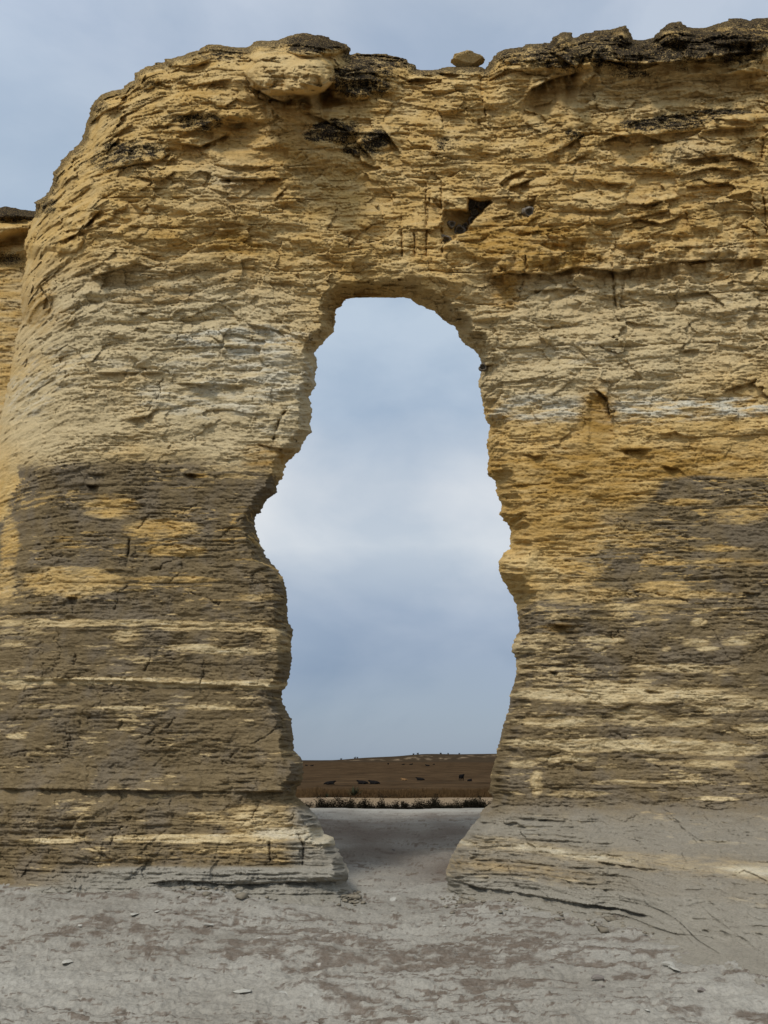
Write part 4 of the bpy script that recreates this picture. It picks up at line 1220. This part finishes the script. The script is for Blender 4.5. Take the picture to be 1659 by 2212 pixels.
def plants():
    def gx(px, y): return float(bearing(px, 1730)[0]) * y
    G = 'low dark shrubs along the ditch'
    r = np.random.default_rng(5)
    k = 0
    spots = [(648, .9, .44), (672, .8, .46), (700, .9, .50), (722, .7, .44), (742, .9, .58), (768, .8, .52), (790, .7, .52), (812, .8, .46), (832, .7, .58), (850, .8, .48), (868, .5, .62), (884, .7, .44),
             (905, .9, .50), (926, .7, .60), (948, .8, .54), (966, .7, .50), (985, .8, .60), (1003, .7, .62), (1022, .8, .58), (1040, .8, .52), (1058, .9, .56), (1078, .9, .5), (620, .9, .5)]
    words = ['below the left pillar foot', 'just right of the left pillar foot', 'in front of the tan bank at the left', 'left of the spiky yucca', 'straight below the spiky yucca', 'just right of the spiky yucca',
             'second right of the yucca', 'on the left part of the pale bank', 'at the middle left of the ditch', 'at the very middle of the ditch', 'narrow and upright near the ditch middle', 'low one right of the ditch middle',
             'left of the tall dark stalk', 'at the base of the tall dark stalk', 'just right of the tall dark stalk', 'second right of the tall dark stalk', 'third right of the tall dark stalk', 'taller one right of the stalk',
             'before the right part of the bank', 'two places left of the right pillar foot', 'next to the right pillar foot', 'half behind the right pillar foot', 'half behind the left pillar foot']
    for (px, w, h), wd in zip(spots, words):
        y = 31.6 + r.uniform(-.5, .5)
        shrub(gx(px, y), y, w * 1.15, h + .17 + r.uniform(-.06, .08), 100 + k, 'dark dry shrub ' + wd, G, .026, 4200); k += 1
    y = 33.4
    shrub(gx(943, y), y, .42, .98, 180, 'tall narrow dark weed stalk standing up from the ditch shrubs', None, .022, 1200)
    for i, (px, y, h, lab) in enumerate([(764, 38.6, .60, 'spiky yucca on top of the bank before the grass'),
                                         (706, 38.4, .22, 'low small yucca tuft left of the spiky one')]):
        yucca(gx(px, y), y, h, 60 + i, lab)
    for i, (px, w, h, lab) in enumerate([(826, 1.0, .36, 'thin grey weed on the bank left of the ditch middle'), (846, 1.0, .30, 'thin grey weed on the bank at the ditch middle'),
                                         (895, 1.3, .26, 'thin grey weed on the bank right of the ditch middle'), (690, .9, .22, 'thin grey weed on the bank near the left pillar')]):
        shrub(gx(px, 38.4), 38.4, w, h, 200 + i, lab, 'weeds on the bank', .018, 260, 'weed')

    def cp(cx, cy): return ((900 + cx / 2.074) * .6636, (2400 + cy / 2.074) * .6636)
    HZ = [(437, 1.5, 'leftmost lone dark bush on the far horizon'), (530, 1.9, 'dark bush on the far horizon, left of a touching pair'), (546, 1.6, 'dark bush on the far horizon, right of a touching pair'),
          (925, 1.6, 'dark bush on the left shoulder of the far hill'), (955, 1.9, 'dark bush higher on the left shoulder of the far hill'), (1110, 1.7, 'dark bush on the summit of the far hill'), (1160, 1.2, 'small dark bush right of the hill summit'),
          (1235, 1.3, 'dark bush on the far hill above the right end of the field')]
    for i, (cx, h, lab) in enumerate(HZ):
        px, _ = cp(cx, 0); y = 1003.
        x = float(bearing(px, 1640)[0]) * y
        shrub(x, y, h * 1.9, h + .5, 300 + i, lab, 'bushes on the skyline', .35, 160, 'horizon_bush')
    # dark tufts and weeds out in the field
    # standing grass: uncountable
    n = 52000
    r = np.random.default_rng(9)
    y = 38.0 + 60 * r.power(.62, n) ** 1.0 * r.uniform(0, 1, n) ** 1.2
    x = r.uniform(-.26, .36, n) * y
    keep = fbm(x / 2.2, y / 3, 3, 400) > -.22
    x, y = x[keep], y[keep]; n = len(x)
    h = (.30 + .28 * fbm(x / 1.4, y / 2.5, 3, 401)) * r.uniform(.6, 1.3, n) * sstep(37.6, 39.5, y + .6 * gn(x, y, 402))
    z = ground_h(x, y) - .02
    a = r.uniform(0, np.pi, n); w = .016
    lean = r.normal(size=(n, 2)) * .07
    V = np.concatenate([np.stack([x - np.cos(a) * w, y - np.sin(a) * w, z], 1), np.stack([x + np.cos(a) * w, y + np.sin(a) * w, z], 1),
                        np.stack([x + lean[:, 0] + np.cos(a) * .004, y + lean[:, 1], z + h], 1), np.stack([x + lean[:, 0] - np.cos(a) * .004, y + lean[:, 1], z + h], 1)])
    i = np.arange(n)
    o = link('dry_grass', mesh_np('dry_grass', V, np.stack([i, i + n, i + 2 * n, i + 3 * n], 1), False), STRAW)
    tag(o, 'tall dry brown grass at the near edge of the field', 'grass', kind='stuff')


# ------------------------------------------------------------------ loose stones on the flat
def stones():
    CHK = NT('white_chalk'); n = CHK.noise(9, 5, .6); CHK.color(CHK.mix(n, (.33, .31, .26), (.47, .45, .39))); CHK.bump(CHK.noise(40, 5, .6), .5, .01)
    DRK = NT('shale_chip'); n = DRK.noise(9, 5, .6); DRK.color(DRK.mix(n, (.13, .11, .095), (.26, .23, .20))); DRK.bump(DRK.noise(40, 5, .6), .5, .01)
    L = [(q(7, (682, 622))[0], .10, 1, 'bright white chalk flake on grey ground left of the arch path'), (q(7, (580, 634))[0], .09, 1, 'thin white chalk flake left of the brightest flake'),
         (q(7, (345, 684))[0], .09, 1, 'white chalk chip beside a brown patch at the left'), (q(7, (905, 684))[0], .11, 1, 'long white chalk flake on a brown streak below the left pillar'),
         (q(7, (288, 842))[0], .09, 1, 'knobbly white chalk chip low on the left'), (q(7, (1045, 967))[0], .10, 1, 'pale chalk flake low near the middle'),
         (q(7, (1565, 628))[0], .05, 1, 'small upright chalk stone on the path into the arch'), (q(7, (1125, 886))[0], .05, 0, 'small rounded grey stone below the middle path'),
         (q(7, (720, 280))[0], .0, 1, ''), (q(8, (1235, 852))[0], .17, 1, 'largest white chalk chunk at the lower right'), (q(8, (1250, 872))[0], .12, 1, 'flat white chalk piece touching the largest chunk'),
         (q(8, (1490, 795))[0], .09, 1, 'small white chalk chip at the right beside the gravel streak'), (q(8, (1320, 744))[0], .08, 1, 'rounded pale stone above the gravel streak at the right'),
         (q(8, (920, 912))[0], .09, 0, 'dark angular stone in the lower right of the flat'), (q(8, (938, 945))[0], .08, 0, 'dark stone just below another dark stone at lower right'),
         (q(8, (724, 864))[0], .035, 0, 'tiny dark pebble alone on smooth grey ground'), (q(8, (1372, 964))[0], .07, 0, 'dark flat stone near the lower right corner'),
         (q(8, (1638, 945))[0], .05, 0, 'dark pebble at the right edge of the flat'), (q(8, (1285, 510))[0], .10, 0, 'brown crumbled stone on the right apron'), (q(8, (12, 694))[0], .05, 1, 'white pebble on the brown path below the opening'),
         (q(8, (260, 684))[0], .05, 1, 'pale pebble on the brown path right of centre'), (q(8, (1140, 1052))[0], .06, 1, 'pale pebble at the bottom right in brown shale'), (q(8, (165, 660))[0], .05, 0, 'dark pebble on the path below the opening'),
         (q(7, (1500, 545))[0], .16, 0, 'crumbled grey block at the tip of the left pillar foot'), (q(7, (1450, 550))[0], .10, 0, 'smaller crumbled block beside the left pillar foot tip'), (q(8, (345, 575))[0], .09, 0, 'crumbled block at the right pillar foot'),
         (q(8, (40, 355))[0], .10, 0, 'dark stone on the ground beyond the opening'), (q(7, (760, 628))[0], .03, 0, 'dark pebble right of the brightest white flake')]
    k = 0
    for (px, py), s, wh, lab in L:
        if s == 0: continue
        s *= .55
        u, v = bearing(px, py)
        ys = np.linspace(4, 22, 3000); d = EYE + float(v) * ys - ground_h(float(u) * ys, ys)
        y = float(ys[np.flatnonzero(d < 0)[0]])
        me = rock_mesh('stone', s, s * .7, s * (.30 if wh else .4), 500 + k, 4, .5, relf=.3)
        me.materials.append(CHK.m if wh else DRK.m)
        o = link('stone', me); o.location = (float(u) * y, y, float(ground_h(float(u) * y, y)) + s * .05)
        o.rotation_euler = (random.uniform(-.2, .2), random.uniform(-.2, .2), random.uniform(-.6, .6))
        tag(o, lab, 'stone', 'loose stones on the chalk flat'); k += 1


def rubble():
    M = NT('rubble_chalk'); n = M.noise(5, 3, .6); M.color(M.mix(n, (.12, .095, .07), (.31, .275, .205)))
    r = np.random.default_rng(77)
    line = [(380, 1903), (600, 1906), (750, 1908), (766, 1936)], [(966, 1940), (1040, 1912), (1110, 1926), (1240, 1948), (1410, 1982), (1520, 2010)]
    V, F = [], []
    for ln, cnt, sp in zip(line, (380, 420), (14, 15)):
        a = np.array(ln, float)
        for k in range(cnt):
            t = r.uniform(0, len(a) - 1.001); i = int(t); c = a[i] + (a[i + 1] - a[i]) * (t - i)
            px = c[0] + r.normal() * 14; py = c[1] + 5 + abs(r.normal()) * sp
            u, v = bearing(px, py); ys = np.linspace(6, 11.4, 700); g = ground_h(float(u) * ys, ys)
            kk = np.flatnonzero(EYE + float(v) * ys - g < 0)
            if not len(kk): continue
            y = float(ys[kk[0]]); s = .012 * np.exp(r.normal() * .55)
            o = len(V)
            b = np.array([[-1, -1, -.5], [1, -1, -.5], [1, 1, -.5], [-1, 1, -.5], [-.8, -.8, .6], [.8, -.8, .6], [.8, .8, .6], [-.8, .8, .6]]) * r.uniform(.5, 1.3, (8, 3)) * s * np.array([1.3, 1, .8])
            th = r.uniform(0, 6.28); R_ = np.array([[math.cos(th), -math.sin(th), 0], [math.sin(th), math.cos(th), 0], [0, 0, 1]])
            V += list(b @ R_.T + np.array([float(u) * y, y, float(g[kk[0]]) + s * .3]))
            F += [(o, o + 3, o + 2, o + 1), (o + 4, o + 5, o + 6, o + 7), (o, o + 1, o + 5, o + 4), (o + 1, o + 2, o + 6, o + 5), (o + 2, o + 3, o + 7, o + 6), (o + 3, o, o + 4, o + 7)]
    o = link('rubble', mesh_np('rubble', np.array(V), np.array(F), False), M.m)
    tag(o, 'crumbled chips of chalk along the foot of the cliff', 'rubble', kind='stuff')


# ------------------------------------------------------------------ sky, sun, camera
def srgb(r, g, b):
    f = lambda c: ((c / 255 + .055) / 1.055) ** 2.4 if c > 10 else c / 255 / 12.92
    return (f(r), f(g), f(b), 1)


def sky():
    w = bpy.data.worlds.new('World'); scn.world = w; w.use_nodes = True
    t = w.node_tree; t.nodes.clear()
    N = t.nodes.new; Lk = t.links.new
    out = N('ShaderNodeOutputWorld'); bg = N('ShaderNodeBackground'); Lk(bg.outputs[0], out.inputs[0])
    nis = N('ShaderNodeTexSky'); nis.sky_type = 'NISHITA'; nis.sun_disc = False
    nis.sun_elevation = SUN_EL; nis.sun_rotation = SUN_ROT
    sc = N('ShaderNodeVectorMath'); sc.operation = 'SCALE'; sc.inputs['Scale'].default_value = .10
    Lk(nis.outputs[0], sc.inputs[0])
    tc = N('ShaderNodeTexCoord'); sp = N('ShaderNodeSeparateXYZ'); Lk(tc.outputs['Generated'], sp.inputs[0])
    # wavy elevation
    mp = N('ShaderNodeMapping'); mp.inputs['Scale'].default_value = (1, 1, 2.2); Lk(tc.outputs['Generated'], mp.inputs[0])
    nz = N('ShaderNodeTexNoise'); nz.inputs['Scale'].default_value = 2.6; nz.inputs['Detail'].default_value = 5; nz.inputs['Roughness'].default_value = .5; nz.inputs['Distortion'].default_value = .4
    Lk(mp.outputs[0], nz.inputs['Vector'])
    ma = N('ShaderNodeMath'); ma.operation = 'MULTIPLY_ADD'; Lk(nz.outputs[0], ma.inputs[0]); ma.inputs[1].default_value = .16
    mb = N('ShaderNodeMath'); mb.operation = 'SUBTRACT'; Lk(sp.outputs['Z'], mb.inputs[0]); mb.inputs[1].default_value = .08
    Lk(mb.outputs[0], ma.inputs[2])
    rp = N('ShaderNodeValToRGB'); Lk(ma.outputs[0], rp.inputs[0])
    stops = [(0, (140, 155, 174)), (.045, (146, 161, 180)), (.10, (149, 164, 186)), (.17, (172, 184, 202)), (.27, (217, 222, 228)), (.35, (212, 218, 226)), (.43, (178, 194, 213)), (.52, (184, 200, 218)),
             (.64, (184, 199, 217)), (.76, (186, 198, 216)), (.84, (198, 207, 219)), (1., (232, 234, 238))]
    e = rp.color_ramp.elements
    while len(e) < len(stops): e.new(.5)
    for i, (p, c) in enumerate(stops): e[i].position = p; e[i].color = srgb(*c)
    # soft cloud mottling
    n2 = N('ShaderNodeTexNoise'); n2.inputs['Scale'].default_value = 3.4; n2.inputs['Detail'].default_value = 6; n2.inputs['Roughness'].default_value = .52; n2.inputs['Distortion'].default_value = .3
    mp2 = N('ShaderNodeMapping'); mp2.inputs['Scale'].default_value = (1, 1, 1.6); mp2.inputs['Location'].default_value = (3.3, 1.1, .4); Lk(tc.outputs['Generated'], mp2.inputs[0]); Lk(mp2.outputs[0], n2.inputs['Vector'])
    r2 = N('ShaderNodeValToRGB'); Lk(n2.outputs[0], r2.inputs[0])
    r2.color_ramp.elements[0].position = .36; r2.color_ramp.elements[0].color = (.76, .83, .89, 1)
    r2.color_ramp.elements[1].position = .62; r2.color_ramp.elements[1].color = (1.16, 1.14, 1.10, 1)
    mx = N('ShaderNodeMix'); mx.data_type = 'RGBA'; mx.blend_type = 'MULTIPLY'; mx.inputs[0].default_value = .8
    Lk(rp.outputs[0], mx.inputs[6]); Lk(r2.outputs[0], mx.inputs[7])
    # thinner cloud lets a little of the blue through
    m2 = N('ShaderNodeMix'); m2.data_type = 'RGBA'; m2.inputs[0].default_value = .10
    Lk(mx.outputs[2], m2.inputs[6]); Lk(sc.outputs[0], m2.inputs[7])
    # the cloud deck is brighter round the veiled sun, behind the camera
    dt = N('ShaderNodeVectorMath'); dt.operation = 'DOT_PRODUCT'; Lk(tc.outputs['Generated'], dt.inputs[0]); dt.inputs[1].default_value = SUN_DIR
    r3 = N('ShaderNodeMapRange'); Lk(dt.outputs['Value'], r3.inputs[0]); r3.inputs[1].default_value = .2; r3.inputs[2].default_value = 1.0; r3.inputs[3].default_value = 1.0; r3.inputs[4].default_value = 1.5
    fm = N('ShaderNodeVectorMath'); fm.operation = 'SCALE'; Lk(m2.outputs[2], fm.inputs[0]); Lk(r3.outputs[0], fm.inputs['Scale'])
    Lk(fm.outputs[0], bg.inputs[0]); bg.inputs[1].default_value = 1.0


SUN_DIR = Vector((-.42, -.70, .88)).normalized()
SUN_EL = math.asin(SUN_DIR.z); SUN_ROT = math.atan2(SUN_DIR.x, SUN_DIR.y)


def lights():
    d = bpy.data.lights.new('sun', 'SUN'); d.energy = 2.15; d.angle = math.radians(10); d.color = (1, .95, .87)
    o = bpy.data.objects.new('sun', d); COL.objects.link(o)
    o.rotation_euler = SUN_DIR.to_track_quat('Z', 'Y').to_euler()
    o.location = (-8, -8, 20)


def camera():
    c = bpy.data.cameras.new('camera'); o = bpy.data.objects.new('camera', c); COL.objects.link(o)
    c.sensor_fit = 'VERTICAL'; c.sensor_height = 24; c.lens = 12 / TANV; c.clip_end = 20000; c.clip_start = .05
    o.location = (0, 0, EYE); o.rotation_euler = (math.radians(90) + PITCH, 0, 0)
    scn.camera = o


arch = build_arch()
build_bluff()
build_ground()
cap_rocks(arch)
nests()
cows()
plants()
stones()
rubble()
sky(); lights(); camera()
vs = scn.view_settings
vs.view_transform = 'Standard'; vs.look = 'None'; vs.exposure = 0; vs.gamma = 1; vs.use_curve_mapping = False
